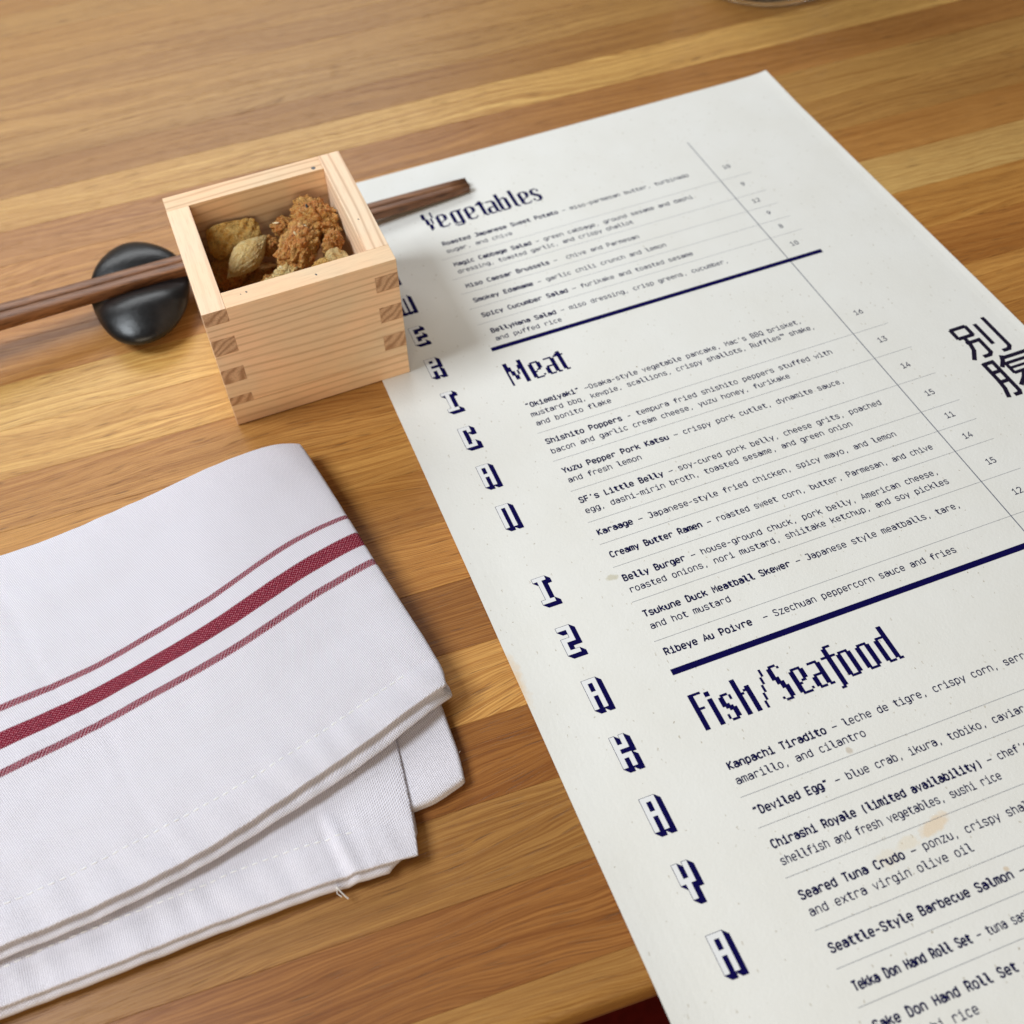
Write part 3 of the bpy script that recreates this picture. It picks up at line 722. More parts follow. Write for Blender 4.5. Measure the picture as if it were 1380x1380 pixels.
def snack(name, label, mat, pos, rot, mb, seeds=()):
    x, y, z = from_box(*pos)
    o = mb.build(name, mat, None, loc=(x, y, z), smooth=True)
    o.rotation_euler = rot; tag(o, label, 'snack')
    o['group'] = 'fried snacks inside the wooden box'
    bpy.context.view_layer.update()
    for (dx, dy, L, a, mt) in seeds:       # seeds stuck on the upper surface
        inv = o.matrix_world.inverted()
        src = Vector(((x+dx)*CM, (y+dy)*CM, 0.12)); 
        o_, d_ = inv @ src, (inv.to_3x3() @ Vector((0, 0, -1))).normalized()
        hit, loc, nor, idx = o.ray_cast(o_, d_)
        if not hit: continue
        s = MB(); 
        for i in range(9):
            for j in range(8):
                th = PI*i/8; ph = 2*PI*j/8
                rr = 0.062*(1-0.3*math.cos(th))
                s.v.append((math.sin(th)*math.cos(ph)*rr, math.sin(th)*math.sin(ph)*rr*0.55, math.cos(th)*L))
        for i in range(8):
            for j in range(8): s.f.append((i*8+j, i*8+(j+1) % 8, (i+1)*8+(j+1) % 8, (i+1)*8+j)); s.m.append(0)
        so = s.build('sesame_seed', mt, o, smooth=True)
        so.location = loc+nor*0.0002
        zax = (nor.orthogonal().normalized()); q = Matrix.Rotation(a, 3, nor) @ zax
        so.rotation_euler = q.to_track_quat('Z', 'Y').to_euler()
    return o
P_, D_ = M_seed, M_seedd
snack('fried_nugget', 'largest rust orange craggy nugget in the middle right of the box', M_crk, (4.9, 4.15, 5.1), (0.2, -0.22, 0.85),
      blob(6, 1.5, 0.84, 0.66, 0.20, 1.5, 1, crag=.75), [(0.05, 0.15, .17, .4, P_), (-0.75, -0.85, .12, 1.2, P_), (0.5, 0.65, .16, 2.0, D_), (0.66, 0.52, .12, 1, D_), (0.58, 0.6, .07, 1, P_)])
snack('fried_nugget', 'dark orange nugget against the back right corner of the box', M_crk, (6.1, 5.7, 5.25), (0.2, 0.1, 0.3), blob(6, 0.92, 1.15, 0.75, 0.20, 1.7, 2, crag=.8), [(-0.2, 0.0, .12, .6, D_)])
snack('fried_nugget', 'small brown nugget behind the largest one, pale seed on its left end', M_crk, (4.85, 6.0, 4.9), (0.1, 0.5, 0.2), blob(5, 0.72, 0.55, 0.5, 0.2, 1.9, 3, crag=.8), [(-0.45, -0.1, .17, 1.4, P_)])
snack('cracker_chip', 'flat golden cracker chip leaning on the back left of the box', M_chip, (2.5, 6.35, 4.85), (0.80, 0.10, 0.08), blob(6, 1.22, 0.78, 0.17, 0.05, 2.4, 4, flat=0.6, sq=.5, crag=.26, grid=12.0))
snack('cracker_chip', 'broken orange cracker chip under the golden one, by the left inner wall', M_crk, (1.85, 5.5, 3.95), (0.5, -0.35, 0.5), blob(5, 0.95, 0.8, 0.16, 0.08, 2.4, 21, flat=0.6, sq=.55, crag=.2, grid=12.0))
snack('puffed_pillow', 'pale golden puffed pillow with two pointed ends, left of centre', M_puff, (2.72, 4.95, 4.85), (0.25, -0.22, 0.55), blob(6, 1.36, 0.66, 0.58, 0.07, 2.8, 5, taper=0.72, crag=.16))
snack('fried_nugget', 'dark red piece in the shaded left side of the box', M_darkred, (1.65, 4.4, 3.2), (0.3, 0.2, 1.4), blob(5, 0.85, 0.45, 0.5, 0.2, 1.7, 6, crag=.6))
snack('fried_crumb', 'pale brown crumb cluster by the front rim, left of the middle', M_puff, (3.4, 2.25, 4.95), (0.2, 0.1, 0.25), blob(5, 1.05, 0.5, 0.5, 0.2, 2.2, 7, crag=1.0))
snack('fried_crumb', 'tan crumb tucked below the largest nugget, near the front rim', M_puff, (4.1, 3.0, 4.75), (0.1, 0.2, 0.9), blob(5, 0.8, 0.6, 0.5, 0.2, 2.1, 8, crag=.9), [(-0.2, 0.1, .13, .3, P_)])
snack('fried_crumb', 'golden rounded crumb at the front right of the box', M_chip, (5.6, 2.45, 5.1), (0.1, 0.1, 0.3), blob(5, 0.58, 0.46, 0.4, 0.15, 1.9, 9, crag=.45))
snack('cracker_chip', 'pale chip corner in the front right corner of the box', M_puff, (6.35, 2.8, 5.15), (0.5, 0.4, 0.9), blob(5, 0.6, 0.5, 0.16, 0.08, 2.0, 10, flat=.6, sq=.5, crag=.2, grid=11))
snack('fried_nugget', 'brown nugget along the right inner wall, behind the pale chip corner', M_crk, (6.4, 3.95, 5.0), (0.2, 0.4, 1.2), blob(5, 0.8, 0.45, 0.6, 0.2, 2.0, 11, crag=.8))
snack('fried_crumb', 'small orange crumb wedged between the pillow and the largest nugget', M_crk, (3.9, 5.5, 4.6), (0.3, 0.2, 0.5), blob(5, 0.5, 0.42, 0.4, 0.2, 2.0, 17, crag=.8))
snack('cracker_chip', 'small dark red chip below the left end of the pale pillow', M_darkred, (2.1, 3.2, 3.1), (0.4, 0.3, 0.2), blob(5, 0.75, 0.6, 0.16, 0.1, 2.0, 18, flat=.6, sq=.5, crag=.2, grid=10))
snack('fried_crumb', 'small orange crumb lying below the right end of the pale pillow', M_crk, (3.35, 3.75, 4.0), (0.2, 0.5, 1.0), blob(5, 0.6, 0.42, 0.4, 0.2, 2.0, 23, crag=.8))
snack('fried_crumb', 'tiny golden crumb in the dark gap at the front left of the box', M_chip, (2.2, 2.6, 3.7), (0.2, 0.5, 0.2), blob(5, 0.42, 0.34, 0.3, 0.2, 2.0, 24, crag=.7))
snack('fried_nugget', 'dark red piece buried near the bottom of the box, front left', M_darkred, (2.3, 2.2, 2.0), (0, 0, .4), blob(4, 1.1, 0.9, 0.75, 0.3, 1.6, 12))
snack('fried_nugget', 'brown nugget buried at the bottom of the box, to the right', M_crk, (5.4, 3.6, 2.8), (0, 0, .2), blob(4, 1.4, 1.6, 1.3, 0.3, 1.6, 13))
snack('fried_nugget', 'brown nugget buried at the bottom of the box, at the back', M_crk, (3.0, 5.3, 2.6), (0, 0, .2), blob(4, 1.4, 1.1, 1.1, 0.3, 1.6, 14))

# ---------------- stone rest and chopsticks ----------------
st = MB(); NU, NV = 72, 48
def stone_pt(u, v):
    th = PI*v/NV; ph = 2*PI*u/NU
    nx_, ny_, nz_ = math.sin(th)*math.cos(ph), math.sin(th)*math.sin(ph), math.cos(th)
    x = 2.42*nx_*(1-0.05*ny_); y = 3.72*ny_; z = 0.95+0.95*nz_
    x += 0.20*(1-(y/3.7)**2)*1.0 - 0.10             # slightly kidney shaped
    x *= 1+0.05*math.sin(y*0.8)
    if nz_ > 0:
        w = math.exp(-((y-0.15)/1.15)**2); z -= 0.70*w*nz_*(1.0-0.1*nx_)      # saddle the sticks lie in
        z += 0.16*nz_*math.exp(-((y+2.0)/1.0)**2)
    z += 0.03*noise.noise(Vector((x, y, z))*0.8)
    return (x, y, max(z, 0.0))
for v in range(NV+1):
    for u in range(NU): st.v.append(stone_pt(u, v))
for v in range(NV):
    for u in range(NU): st.f.append((v*NU+u, (v+1)*NU+u, (v+1)*NU+(u+1) % NU, v*NU+(u+1) % NU)); st.m.append(0)
o = st.build('chopstick_rest', M_stone, None, loc=(-9.45, -5.05, 0.003), rotz=-0.04, smooth=True)
tag(o, 'smooth black pebble chopstick rest with a saddle, left of the wooden box', 'chopstick rest')

def chopstick(label, yoff, dz):
    m = MB(); N = 26; L0, L1 = -18.6, 8.5
    ring = 12
    for i in range(N+1):
        t = i/N; x = L0+(L1-L0)*t
        s = 0.63-0.0076*(x+18.6)
        yc = -3.01+0.0975*(x-8.2)
        zb = max(0.06, 0.06+(8.2-x)*0.0625)
        y = yc+yoff*s*1.10
        r = 0.09*s
        e = 1.0
        if i == N: e = 0.86
        c = []
        for (sx, sy) in ((1, -1), (1, 1), (-1, 1), (-1, -1)):
            a0 = math.atan2(sy, sx)
            for k in (-1, 0, 1):
                a = a0+k*0.6
                c.append((y+(sx*(s/2-r)+r*math.cos(a))*e, zb+s/2+(sy*(s/2-r)+r*math.sin(a))*e))
        for (yy, zz) in c: m.v.append((x, yy, zz+dz))
    for i in range(N):
        for k in range(ring):
            m.f.append((i*ring+k, i*ring+(k+1) % ring, (i+1)*ring+(k+1) % ring, (i+1)*ring+k)); m.m.append(0)
    m.f.append(tuple(range(ring))[::-1]); m.m.append(0)
    m.f.append(tuple(N*ring+k for k in range(ring))); m.m.append(0)
    o = m.build('chopstick', M_chop, None, loc=(0, 0, 0))
    for p in o.data.polygons: p.use_smooth = len(p.vertices) == 4
    tag(o, label, 'chopstick', 'pair of dark wooden chopsticks')
chopstick('dark brown wooden chopstick lying farther from the viewer, against the other', 0.5, 0.0)
chopstick('dark brown wooden chopstick nearer the viewer, its tip reaching onto the menu', -0.5, 0.02)

# ---------------- folded napkin ----------------
NAP = {"A":[[[-24.27,-19.32],[-23.45,-19.3],[-22.62,-19.28],[-21.79,-19.25],[-20.97,-19.23],[-20.14,-19.21],[-19.32,-19.19],[-18.49,-19.17],[-17.66,-19.15],[-16.84,-19.13],[-16.01,-19.11],[-15.19,-19.09],[-14.37,-18.96],[-13.55,-18.83],[-12.74,-18.7],[-11.92,-18.57],[-11.11,-18.44],[-10.3,-18.27],[-9.49,-18.09],[-8.68,-17.91],[-7.86,-17.8],[-7.04,-17.71],[-6.22,-17.62],[-5.4,-17.61],[-4.68,-17.98]],[[-24.86,-26.92],[-23.97,-26.82],[-23.08,-26.72],[-22.19,-26.62],[-21.3,-26.52],[-20.41,-26.42],[-19.52,-26.32],[-18.62,-26.22],[-17.73,-26.13],[-16.84,-26.03],[-15.95,-25.93],[-15.06,-25.81],[-14.17,-25.69],[-13.31,-25.46],[-12.44,-25.22],[-11.58,-25.0],[-10.7,-24.8],[-9.84,-24.57],[-9.02,-24.22],[-8.19,-23.86],[-7.37,-23.51],[-6.54,-23.16],[-5.68,-22.91],[-4.8,-22.74],[-3.93,-22.57]],[[-24.93,-28.05],[-24.03,-27.92],[-23.13,-27.8],[-22.24,-27.68],[-21.34,-27.56],[-20.45,-27.43],[-19.55,-27.31],[-18.65,-27.19],[-17.76,-27.07],[-16.86,-26.94],[-15.97,-26.81],[-15.08,-26.64],[-14.19,-26.47],[-13.31,-26.25],[-12.44,-26.02],[-11.56,-25.82],[-10.67,-25.62],[-9.79,-25.42],[-8.91,-25.21],[-8.04,-24.99],[-7.21,-24.62],[-6.38,-24.26],[-5.54,-23.93],[-4.66,-23.73],[-3.78,-23.53]],[[-25.03,-28.26],[-24.12,-28.19],[-23.21,-28.13],[-22.3,-28.06],[-21.39,-28.0],[-20.48,-27.94],[-19.57,-27.87],[-18.66,-27.81],[-17.75,-27.74],[-16.84,-27.68],[-15.93,-27.57],[-15.04,-27.38],[-14.15,-27.2],[-13.24,-27.05],[-12.34,-26.9],[-11.45,-26.74],[-10.55,-26.57],[-9.69,-26.26],[-8.84,-25.92],[-7.99,-25.59],[-7.13,-25.29],[-6.27,-24.98],[-5.41,-24.68],[-4.54,-24.4],[-3.68,-24.11]],[[-25.03,-29.89],[-24.13,-29.73],[-23.22,-29.57],[-22.31,-29.42],[-21.4,-29.26],[-20.5,-29.1],[-19.59,-28.95],[-18.68,-28.79],[-17.78,-28.63],[-16.87,-28.48],[-15.96,-28.32],[-15.06,-28.16],[-14.15,-27.98],[-13.26,-27.77],[-12.36,-27.57],[-11.45,-27.41],[-10.55,-27.24],[-9.66,-27.0],[-8.77,-26.76],[-7.91,-26.45],[-7.05,-26.11],[-6.2,-25.77],[-5.31,-25.52],[-4.42,-25.28],[-3.54,-25.03]],[[-25.53,-33.67],[-24.56,-33.61],[-23.6,-33.55],[-22.63,-33.49],[-21.67,-33.43],[-20.7,-33.37],[-19.73,-33.31],[-18.77,-33.25],[-17.8,-33.19],[-16.84,-33.13],[-15.87,-33.02],[-14.92,-32.87],[-13.96,-32.71],[-13.01,-32.55],[-12.05,-32.4],[-11.1,-32.23],[-10.15,-32.06],[-9.22,-31.8],[-8.29,-31.53],[-7.36,-31.24],[-6.44,-30.94],[-5.52,-30.64],[-4.61,-30.33],[-3.68,-30.05],[-2.73,-29.86]],[[-25.65,-34.79],[-24.67,-34.75],[-23.7,-34.7],[-22.72,-34.66],[-21.75,-34.61],[-20.77,-34.57],[-19.79,-34.52],[-18.82,-34.48],[-17.84,-34.43],[-16.87,-34.39],[-15.89,-34.34],[-14.92,-34.25],[-13.96,-34.11],[-12.99,-33.96],[-12.03,-33.82],[-11.08,-33.57],[-10.14,-33.31],[-9.2,-33.05],[-8.26,-32.78],[-7.32,-32.51],[-6.39,-32.24],[-5.47,-31.91],[-4.55,-31.57],[-3.62,-31.26],[-2.7,-30.95]]],"C":[[[-25.8,-33.65],[-24.93,-33.59],[-24.05,-33.53],[-23.17,-33.47],[-22.3,-33.41],[-21.42,-33.35],[-20.54,-33.29],[-19.67,-33.22],[-18.79,-33.16],[-17.91,-33.1],[-17.04,-33.04],[-16.16,-32.98],[-15.28,-32.92],[-14.41,-32.86],[-13.53,-32.79],[-12.66,-32.73],[-11.78,-32.67],[-10.93,-32.46],[-10.07,-32.25],[-9.22,-32.04],[-8.36,-31.84],[-7.51,-31.63],[-6.66,-31.42],[-5.8,-31.21],[-4.95,-31.01]],[[-25.89,-35.03],[-25.02,-34.95],[-24.14,-34.86],[-23.26,-34.77],[-22.38,-34.69],[-21.51,-34.6],[-20.63,-34.52],[-19.75,-34.43],[-18.88,-34.34],[-18.0,-34.26],[-17.12,-34.17],[-16.24,-34.08],[-15.37,-34.0],[-14.49,-33.91],[-13.61,-33.83],[-12.74,-33.74],[-11.86,-33.65],[-10.99,-33.52],[-10.12,-33.39],[-9.24,-33.26],[-8.38,-33.08],[-7.53,-32.85],[-6.68,-32.61],[-5.83,-32.38],[-4.98,-32.14]],[[-25.95,-35.54],[-25.09,-35.46],[-24.23,-35.39],[-23.37,-35.31],[-22.51,-35.24],[-21.65,-35.16],[-20.8,-35.08],[-19.94,-35.01],[-19.08,-34.93],[-18.22,-34.85],[-17.36,-34.78],[-16.5,-34.74],[-15.64,-34.71],[-14.77,-34.69],[-13.91,-34.67],[-13.05,-34.65],[-12.19,-34.63],[-11.33,-34.55],[-10.46,-34.55],[-9.6,-34.55],[-8.74,-34.58],[-7.88,-34.62],[-7.02,-34.71],[-6.16,-34.79],[-5.3,-34.82]],[[-26.08,-36.08],[-25.22,-36.08],[-24.36,-36.07],[-23.51,-36.06],[-22.65,-36.06],[-21.79,-36.05],[-20.94,-36.05],[-20.08,-36.04],[-19.22,-36.04],[-18.37,-36.03],[-17.51,-36.02],[-16.65,-36.02],[-15.8,-36.01],[-14.94,-35.99],[-14.08,-35.97],[-13.23,-35.94],[-12.37,-35.92],[-11.51,-35.92],[-10.66,-35.92],[-9.8,-35.91],[-8.95,-35.93],[-8.09,-35.95],[-7.23,-35.99],[-6.38,-36.03],[-5.52,-36.09]]],"B":[[[-7.31,-31.4],[-6.78,-31.32],[-6.25,-31.24],[-5.72,-31.15],[-5.19,-31.07],[-4.65,-30.99],[-4.12,-30.9],[-3.59,-30.82],[-3.06,-30.74]],[[-7.17,-32.34],[-6.66,-32.33],[-6.15,-32.32],[-5.64,-32.32],[-5.13,-32.31],[-4.62,-32.3],[-4.12,-32.29],[-3.61,-32.29],[-3.1,-32.28]],[[-6.84,-33.47],[-6.38,-33.42],[-5.92,-33.36],[-5.46,-33.3],[-4.99,-33.25],[-4.53,-33.23],[-4.07,-33.24],[-3.6,-33.24],[-3.14,-33.25]],[[-6.57,-34.32],[-6.15,-34.35],[-5.73,-34.38],[-5.31,-34.41],[-4.89,-34.4],[-4.47,-34.38],[-4.06,-34.3],[-3.66,-34.19],[-3.25,-34.08]]]}
napkin = thing('napkin', (-18, -28, 0), 'folded white cloth napkin with dark red woven stripes, left of the menu', 'napkin')
def cat(a, b_, c, d, t):
    return 0.5*((2*b_)+(-a+c)*t+(2*a-5*b_+4*c-d)*t*t+(-a+3*b_-3*c+d)*t**3)
def resample(rows, vs, per_col=5, step=0.28):
    """rows: list of point lists; vs: cloth coordinate of each row. Returns dense grid of (x, y, u, v)"""
    nc = len(rows[0])
    dense_rows = []
    for r in rows:                              # densify columns
        q = []
        for i in range(nc-1):
            a, b_, c, d = r[max(i-1,0)], r[i], r[i+1], r[min(i+2, nc-1)]
            for k in range(per_col):
                t = k/per_col; q.append((cat(a[0],b_[0],c[0],d[0],t), cat(a[1],b_[1],c[1],d[1],t)))
        q.append(tuple(r[-1])); dense_rows.append(q)
    out = []; n = len(rows)
    # monotone-ish interpolation between rows
    for i in range(n-1):
        k = max(1, int(round((vs[i+1]-vs[i])/step)))
        for j in range(k):
            t = j/k
            row = []
            for c in range(len(dense_rows[0])):
                P0, P1, P2, P3 = (dense_rows[max(i-1,0)][c], dense_rows[i][c], dense_rows[i+1][c], dense_rows[min(i+2,n-1)][c])
                h0 = vs[i+1]-vs[i]
                def tang(pa, pb, va, vb): return ((pb[0]-pa[0])/(vb-va)*h0, (pb[1]-pa[1])/(vb-va)*h0)
                m1 = tang(P0, P2, vs[max(i-1,0)], vs[i+1]); m2 = tang(P1, P3, vs[i], vs[min(i+2,n-1)])
                a, b_, cc, d = 2*t**3-3*t*t+1, t**3-2*t*t+t, -2*t**3+3*t*t, t**3-t*t
                row.append((a*P1[0]+b_*m1[0]+cc*P2[0]+d*m2[0], a*P1[1]+b_*m1[1]+cc*P2[1]+d*m2[1], vs[i]+t*h0))
            out.append(row)
    out.append([(x, y, vs[-1]) for x, y in dense_rows[-1]])
    return out
def cloth_body(name, mat, grid, zf, prof_top, prof_right, prof_bot, prof_left, extra=None, parent=None, corner=5):
    R_, C_ = len(grid), len(grid[0]); m = MB(); uv = []
    for i in range(R_):
        u = 0
        for j in range(C_):
            x, y, v = grid[i][j]
            if j: u += math.hypot(x-grid[i][j-1][0], y-grid[i][j-1][1])
            m.v.append((x, y, zf(i/(R_-1), j/(C_-1), x, y))); uv.append([u, v])
    # align u from the right end so that threads run straight
    for i in range(R_):
        off = uv[i*C_+C_-1][0]
        for j in range(C_): uv[i*C_+j][0] -= off
    for i in range(R_-1):
        for j in range(C_-1):
            m.f.append((i*C_+j, (i+1)*C_+j, (i+1)*C_+j+1, i*C_+j+1)); m.m.append(0)
    per = []           # clockwise seen from above: top edge left->right, right edge down, bottom right->left, left up
    for j in range(C_-1): per.append((0*C_+j, 'T', j, C_-1))
    for i in range(R_-1): per.append((i*C_+C_-1, 'R', i, R_-1))
    for j in range(C_-1, 0, -1): per.append(((R_-1)*C_+j, 'B', C_-1-j, C_-1))
    for i in range(R_-1, 0, -1): per.append((i*C_, 'L', R_-1-i, R_-1))
    profs = {'T': prof_top, 'R': prof_right, 'B': prof_bot, 'L': prof_left}; nxt = {'T':'R','R':'B','B':'L','L':'T'}; prv = {v_: k_ for k_, v_ in nxt.items()}
    NP = len(prof_top); n = len(per)
    pos = [Vector(m.v[p[0]][:2]) for p in per]
    ring_prev = [p[0] for p in per]
    normals = []
    K = 2
    for q in range(n):
        d = (pos[(q+K) % n]-pos[(q-K) % n]).normalized(); normals.append(Vector((-d.y, d.x)))
    for k in range(1, NP):
        ring = []
        for q, (idx, side, a, tot) in enumerate(per):
            b0 = len(m.v)
            pr = profs[side][k]; wgt = 0; other = pr
            if a < corner: other = profs[prv[side]][k]; wgt = 0.5*(1-a/corner)
            elif tot-a < corner: other = profs[nxt[side]][k]; wgt = 0.5*(1-(tot-a)/corner)
            o_ = pr[0]*(1-wgt)+other[0]*wgt; dz = pr[1]*(1-wgt)+other[1]*wgt
            if extra: o_, dz = extra(side, a/tot, k, o_, dz)
            bx = m.v[idx]
            w = 0.012*noise.noise(Vector((bx[0]*1.3, bx[1]*1.3, k*0.7)))
            m.v.append((bx[0]+normals[q].x*(o_+w), bx[1]+normals[q].y*(o_+w), max(bx[2]+dz, 0.012)))
            base = uv[idx]; s_ = sum(math.hypot(profs[side][h][0]-profs[side][h-1][0], profs[side][h][1]-profs[side][h-1][1]) for h in range(1, k+1))
            if side in 'TB': uv.append([base[0], base[1]+(s_ if side == 'B' else -s_)])
            else: uv.append([base[0]+(s_ if side == 'R' else -s_), base[1]])
            ring.append(b0)
        for q in range(n):
            q2 = (q+1) % n
            m.f.append((ring_prev[q], ring_prev[q2], ring[q2], ring[q])); m.m.append(0)
        ring_prev = ring
    m.f.append(tuple(ring_prev)); m.m.append(0)
    m.uv = uv
    return m.build(name, mat, parent, loc=(18, 28, 0), smooth=True)
wr = lambda x, y, s, sd=0.0: noise.noise(Vector((x*s, y*s, sd)))

# lowest folded bundle: right hand piece, then the flap, then the striped top
gB = resample(NAP['B'], [0, 1.3, 2.3, 3.3], 5, .2)
foldR = [(0,0),(.06,-.02),(.11,-.08),(.13,-.16),(.10,-.22),(.04,-.25),(.10,-.28),(.13,-.36),(.10,-.46),(0,-.5)]
cloth_body('lower_fold', M_cloth, gB, lambda a, b_, x, y: 0.52+0.04*wr(x, y, .8, 3)+0.10*math.sin(PI*min(1, a*1.0))*0.5, foldR, foldR, foldR, foldR, parent=napkin)
gC = resample(NAP['C'], [0, 1.6, 3.2, 4.5], 5, .13)
flapB = [(0,0),(.035,-.01),(.055,-.05),(.03,-.10),(-.10,-.13),(-.10,-.18),(.10,-.22),(.22,-.28),(.26,-.42),(.18,-.62)]
flapR = [(0,0),(.03,-.01),(.06,-.05),(.06,-.10),(.0,-.13),(.02,-.18),(.06,-.24),(.10,-.30),(.12,-.45),(.02,-.62)]
def zC(a, b_, x, y):
    z = 0.78+0.035*wr(x, y, .7, 5)
    hem = max(0, (a-0.62)/0.38)                 # puckers along the hem
    z -= 0.02*math.exp(-((a*4.5-3.2)/0.09)**2)
    z += 0.034*math.sin(x*5.2+y*1.5+2.5*wr(x, y, .5))*min(1, hem*2.0)*(1-0.4*hem)
    z += 0.11*math.exp(-((x+7.75+(y+35)*0.18)/0.16)**2)*max(0, min(1, (a-0.45)*4))
    z -= 0.09*math.exp(-((x+8.10+(y+35)*0.18)/0.15)**2)*max(0, min(1, (a-0.45)*4))
    z += 0.05*math.exp(-((x+6.9+(y+35)*0.1)/0.14)**2)*max(0, min(1, (a-0.5)*4))
    if b_ > 0.93: z -= 0.10*((b_-0.93)/0.07)**2
    return z
def exC(side, t, k, o_, dz):
    if side == 'B' and k >= 6:                     # under layer stops short of the right end
        o_ = o_*min(1, max(0.0, (t-0.015)*28)) - (0.35*max(0, 1-t*18) if t < 0.05 else 0)
    if side == 'R' and k >= 6: o_ = o_-0.55*max(0, (t-0.80)/0.20)
    return o_, dz
flap = cloth_body('lower_flap', M_cloth, gC, zC, foldR, flapR, flapB, flapR, exC, parent=napkin)
# striped top
def smooth(r, n=2):
    r = [tuple(p) for p in r]
    for _ in range(n):
        r = [r[0]]+[tuple(0.25*r[i-1][q]+0.5*r[i][q]+0.25*r[i+1][q] for q in (0, 1)) for i in range(1, len(r)-1)]+[r[-1]]
    return r
NAP['A'] = [smooth(r, 2) for r in NAP['A']]
NAP['A'] = NAP['A'][:2]+[[tuple((p[q]+s_[q])/2 for q in (0, 1)) for p, s_ in zip(NAP['A'][2], NAP['A'][3])]]+NAP['A'][4:]
ctr = [tuple(0.5*NAP['A'][2][i][q]+0.25*(NAP['A'][1][i][q]+NAP['A'][3][i][q]) for q in (0, 1)) for i in range(25)]
NAP['A'][2] = ctr
vA = [0, 6.90, 8.30, 9.70, 14.0, 15.3]
gA = resample(NAP['A'], vA, 5, .13)
topR = [(0,0),(.07,-.02),(.13,-.08),(.17,-.20),(.18,-.38),(.15,-.62),(.17,-.80),(.19,-1.0),(.14,-1.25),(0,-1.45)]
topT = [(0,0),(.07,-.02),(.13,-.08),(.17,-.2),(.18,-.38),(.17,-.6),(.15,-.8),(.13,-1.0),(.1,-1.25),(0,-1.45)]
topB = [(0,0),(.035,-.005),(.055,-.04),(.03,-.09),(-.20,-.13),(-.20,-.24),(.14,-.31),(.31,-.34),(.335,-.40),(.20,-.68)]
def zA(a, b_, x, y):
    v = a
    z = 1.50-0.14*max(0, 1-a/0.20)**1.8         # slopes down to the far fold
    z += 0.06*math.sin(PI*b_)*math.sin(PI*a)
    z += 0.10*wr(x, y, .16, 9)+0.018*wr(x, y, .9, 2)
    # soft press creases and limp ripples
    r1 = x*0.93+y*0.36; r2 = x*0.30-y*0.95
    z += 0.030*wr(r1*0.25, r2, .9, 4)+0.016*wr(r1, r2*0.3, 1.6, 6)
    z -= 0.035*math.exp(-((r1+24.0+0.5*wr(x, y, .3, 1))/0.16)**2)
    z -= 0.030*math.exp(-((r2-20.0+0.4*wr(x, y, .35, 8))/0.14)**2)*max(0, min(1, (x+24)/4))
    z += 0.13*math.exp(-((b_-0.80)/0.16)**2)*math.exp(-((a-0.5)/0.25)**2)   # the hump under the stripes
    if b_ > 0.95: z -= 0.08*((b_-0.95)/0.05)**2
    hem = max(0, (a-0.88)/0.12)
    z -= 0.022*math.exp(-((a*15.3-14.0)/0.10)**2)
    z += 0.020*math.sin(x*4.3+y*2.1+3*wr(x, y, .4))*min(1, hem*3)
    return z
def exA(side, t, k, o_, dz):
    if side == 'B' and k in (4, 5):                # the mouth between the two layers opens towards the right
        o_ = o_-0.15*math.sin(PI*min(1, t*1.6)) if t < 0.6 else o_
    if side == 'B' and k >= 6:
        o_ = o_+0.16*math.exp(-((t-0.18)/0.15)**2)-0.14*max(0, (t-0.45))
    return o_, dz
top = cloth_body('striped_top_layer', M_cloth_s, gA, zA, topT, topR, topB, topT, exA, parent=napkin)

# hem stitches: short white threads lying on the cloth, joined as one part each
def stitches(owner, pts, seg=0.22, gap=0.16):
    bpy.context.view_layer.update()
    inv = owner.matrix_world.inverted(); m = MB(); acc = []
    P = []
    for a, b_ in zip(pts[:-1], pts[1:]):
        L = math.dist(a, b_); n = max(2, int(L/0.05))
        for i in range(n): P.append((a[0]+(b_[0]-a[0])*i/n, a[1]+(b_[1]-a[1])*i/n))
    out = []
    for (x, y) in P:
        hit, loc, nor, _ = owner.ray_cast(inv @ Vector((x*CM, y*CM, 0.1)), Vector((0, 0, -1)))
        if hit: 
            w = owner.matrix_world @ loc; out.append((w.x/CM, w.y/CM, w.z/CM))
    i = 0; ns, ng = int(seg/0.05), int(gap/0.05)
    while i+ns < len(out):
        s = out[i:i+ns+1]; r = 0.022
        ringp = None
        for q, c in enumerate(s):
            lift = 0.012*math.sin(PI*q/ns)-0.002
            d = Vector(s[min(q+1, ns)])-Vector(s[max(q-1, 0)]); d.normalize(); sd = Vector((-d.y, d.x, 0))
            ring = []
            for k in range(5):
                a = 2*PI*k/5; p = Vector(c)+Vector((0, 0, lift))+sd*r*math.cos(a)*1.2+Vector((0, 0, 1))*r*math.sin(a)
                ring.append(len(m.v)); m.v.append(tuple(p-Vector((-0.0, -0.0, 0))))
            if ringp:
                for k in range(5): m.f.append((ringp[k], ringp[(k+1) % 5], ring[(k+1) % 5], ring[k])); m.m.append(0)
            ringp = ring
        i += ns+ng
    ob = m.build('hem_stitching', M_thread, owner, loc=(0, 0, 0), smooth=True)
    ob.matrix_parent_inverse = owner.matrix_world.inverted()
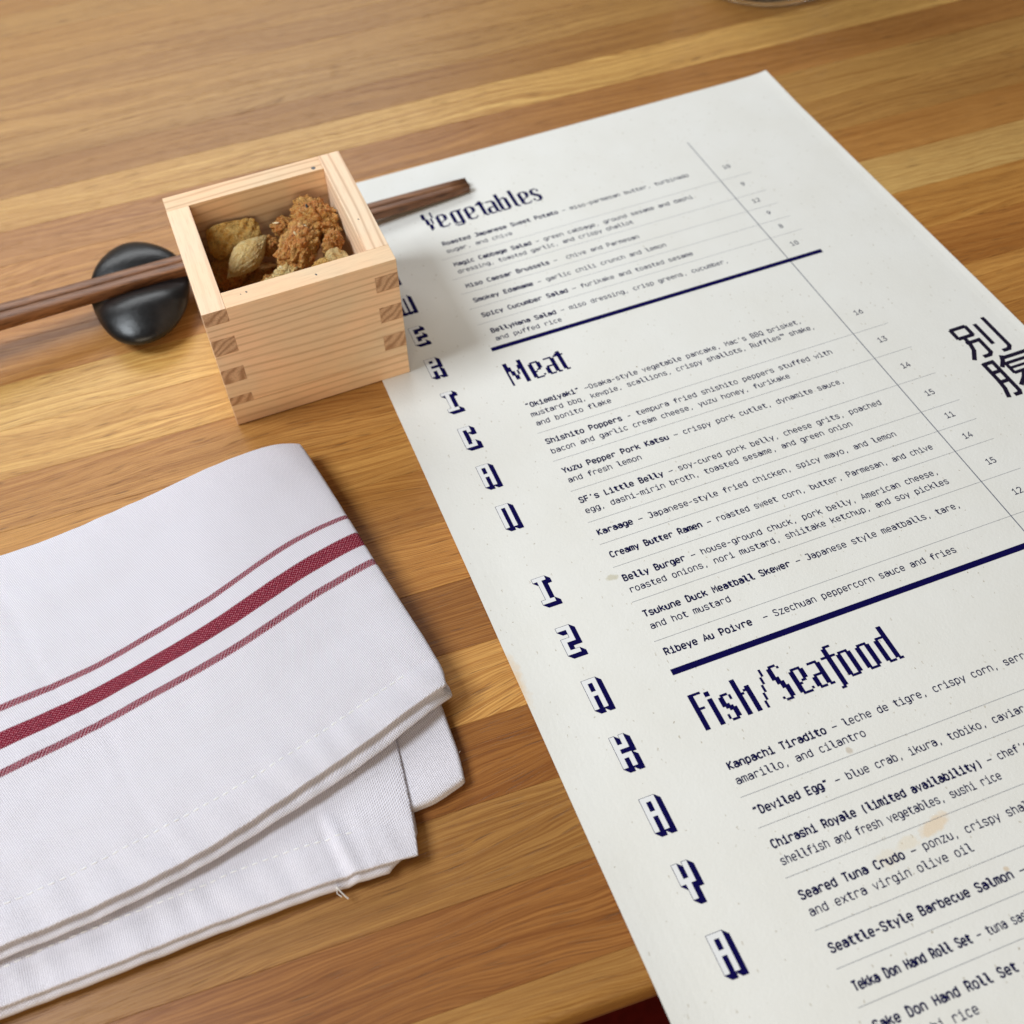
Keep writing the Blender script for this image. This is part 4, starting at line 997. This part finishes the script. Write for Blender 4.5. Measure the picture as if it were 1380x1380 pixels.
stitches(top, NAP['A'][4][:-1]); stitches(flap, NAP['C'][2][:-2])
# loose threads at the lower corner
def loose(pts, r=0.017):
    m = MB(); prev = None
    for i, p in enumerate(pts):
        d = (Vector(pts[min(i+1, len(pts)-1)])-Vector(pts[max(i-1, 0)])).normalized(); a_ = d.orthogonal().normalized(); b2 = d.cross(a_)
        ring = []
        for k in range(5): 
            a = 2*PI*k/5; ring.append(len(m.v)); m.v.append(tuple(Vector(p)+(a_*math.cos(a)+b2*math.sin(a))*r))
        if prev:
            for k in range(5): m.f.append((prev[k], prev[(k+1) % 5], ring[(k+1) % 5], ring[k])); m.m.append(0)
        prev = ring
    m.build('loose_thread', M_thread, napkin, loc=(18, 28, 0), smooth=True)
loose([(-8.30,-36.15,.62),(-8.22,-36.33,.52),(-8.12,-36.48,.36),(-8.06,-36.56,.30)], .022)
loose([(-8.30,-36.18,.60),(-8.34,-36.34,.48),(-8.24,-36.45,.36)], .016)
loose([(-3.30,-32.9,.35),(-3.1,-33.0,.32),(-3.0,-33.15,.34),(-2.92,-33.1,.38)], .010)

# ---------------- drinking glass at the far edge of the picture ----------------
gl = MB(); prof = [(0.0,0.12),(3.2,0.10),(4.2,0.02),(4.75,0.03),(4.97,0.25),(5.0,0.8),(5.02,2),(5.15,5),(5.3,8.5),(5.35,11.0),(5.28,11.1),(5.2,11.0),(5.1,8.5),(4.95,5),(4.8,2.4),(4.72,1.7),(4.4,1.35),(3.5,1.25),(0.0,1.2)]
NS = 72
for r, z in prof:
    for k in range(NS): a = 2*PI*k/NS; gl.v.append((r*math.cos(a), r*math.sin(a), z))
for i in range(len(prof)-1):
    for k in range(NS): gl.f.append((i*NS+k, i*NS+(k+1) % NS, (i+1)*NS+(k+1) % NS, (i+1)*NS+k)); gl.m.append(0)
o = gl.build('drinking_glass', M_glass, None, loc=(33.85, 10.46, 0.004), smooth=True)
tag(o, 'clear drinking glass beyond the menu, only its rounded base in view', 'glass')

bpy.context.view_layer.update()
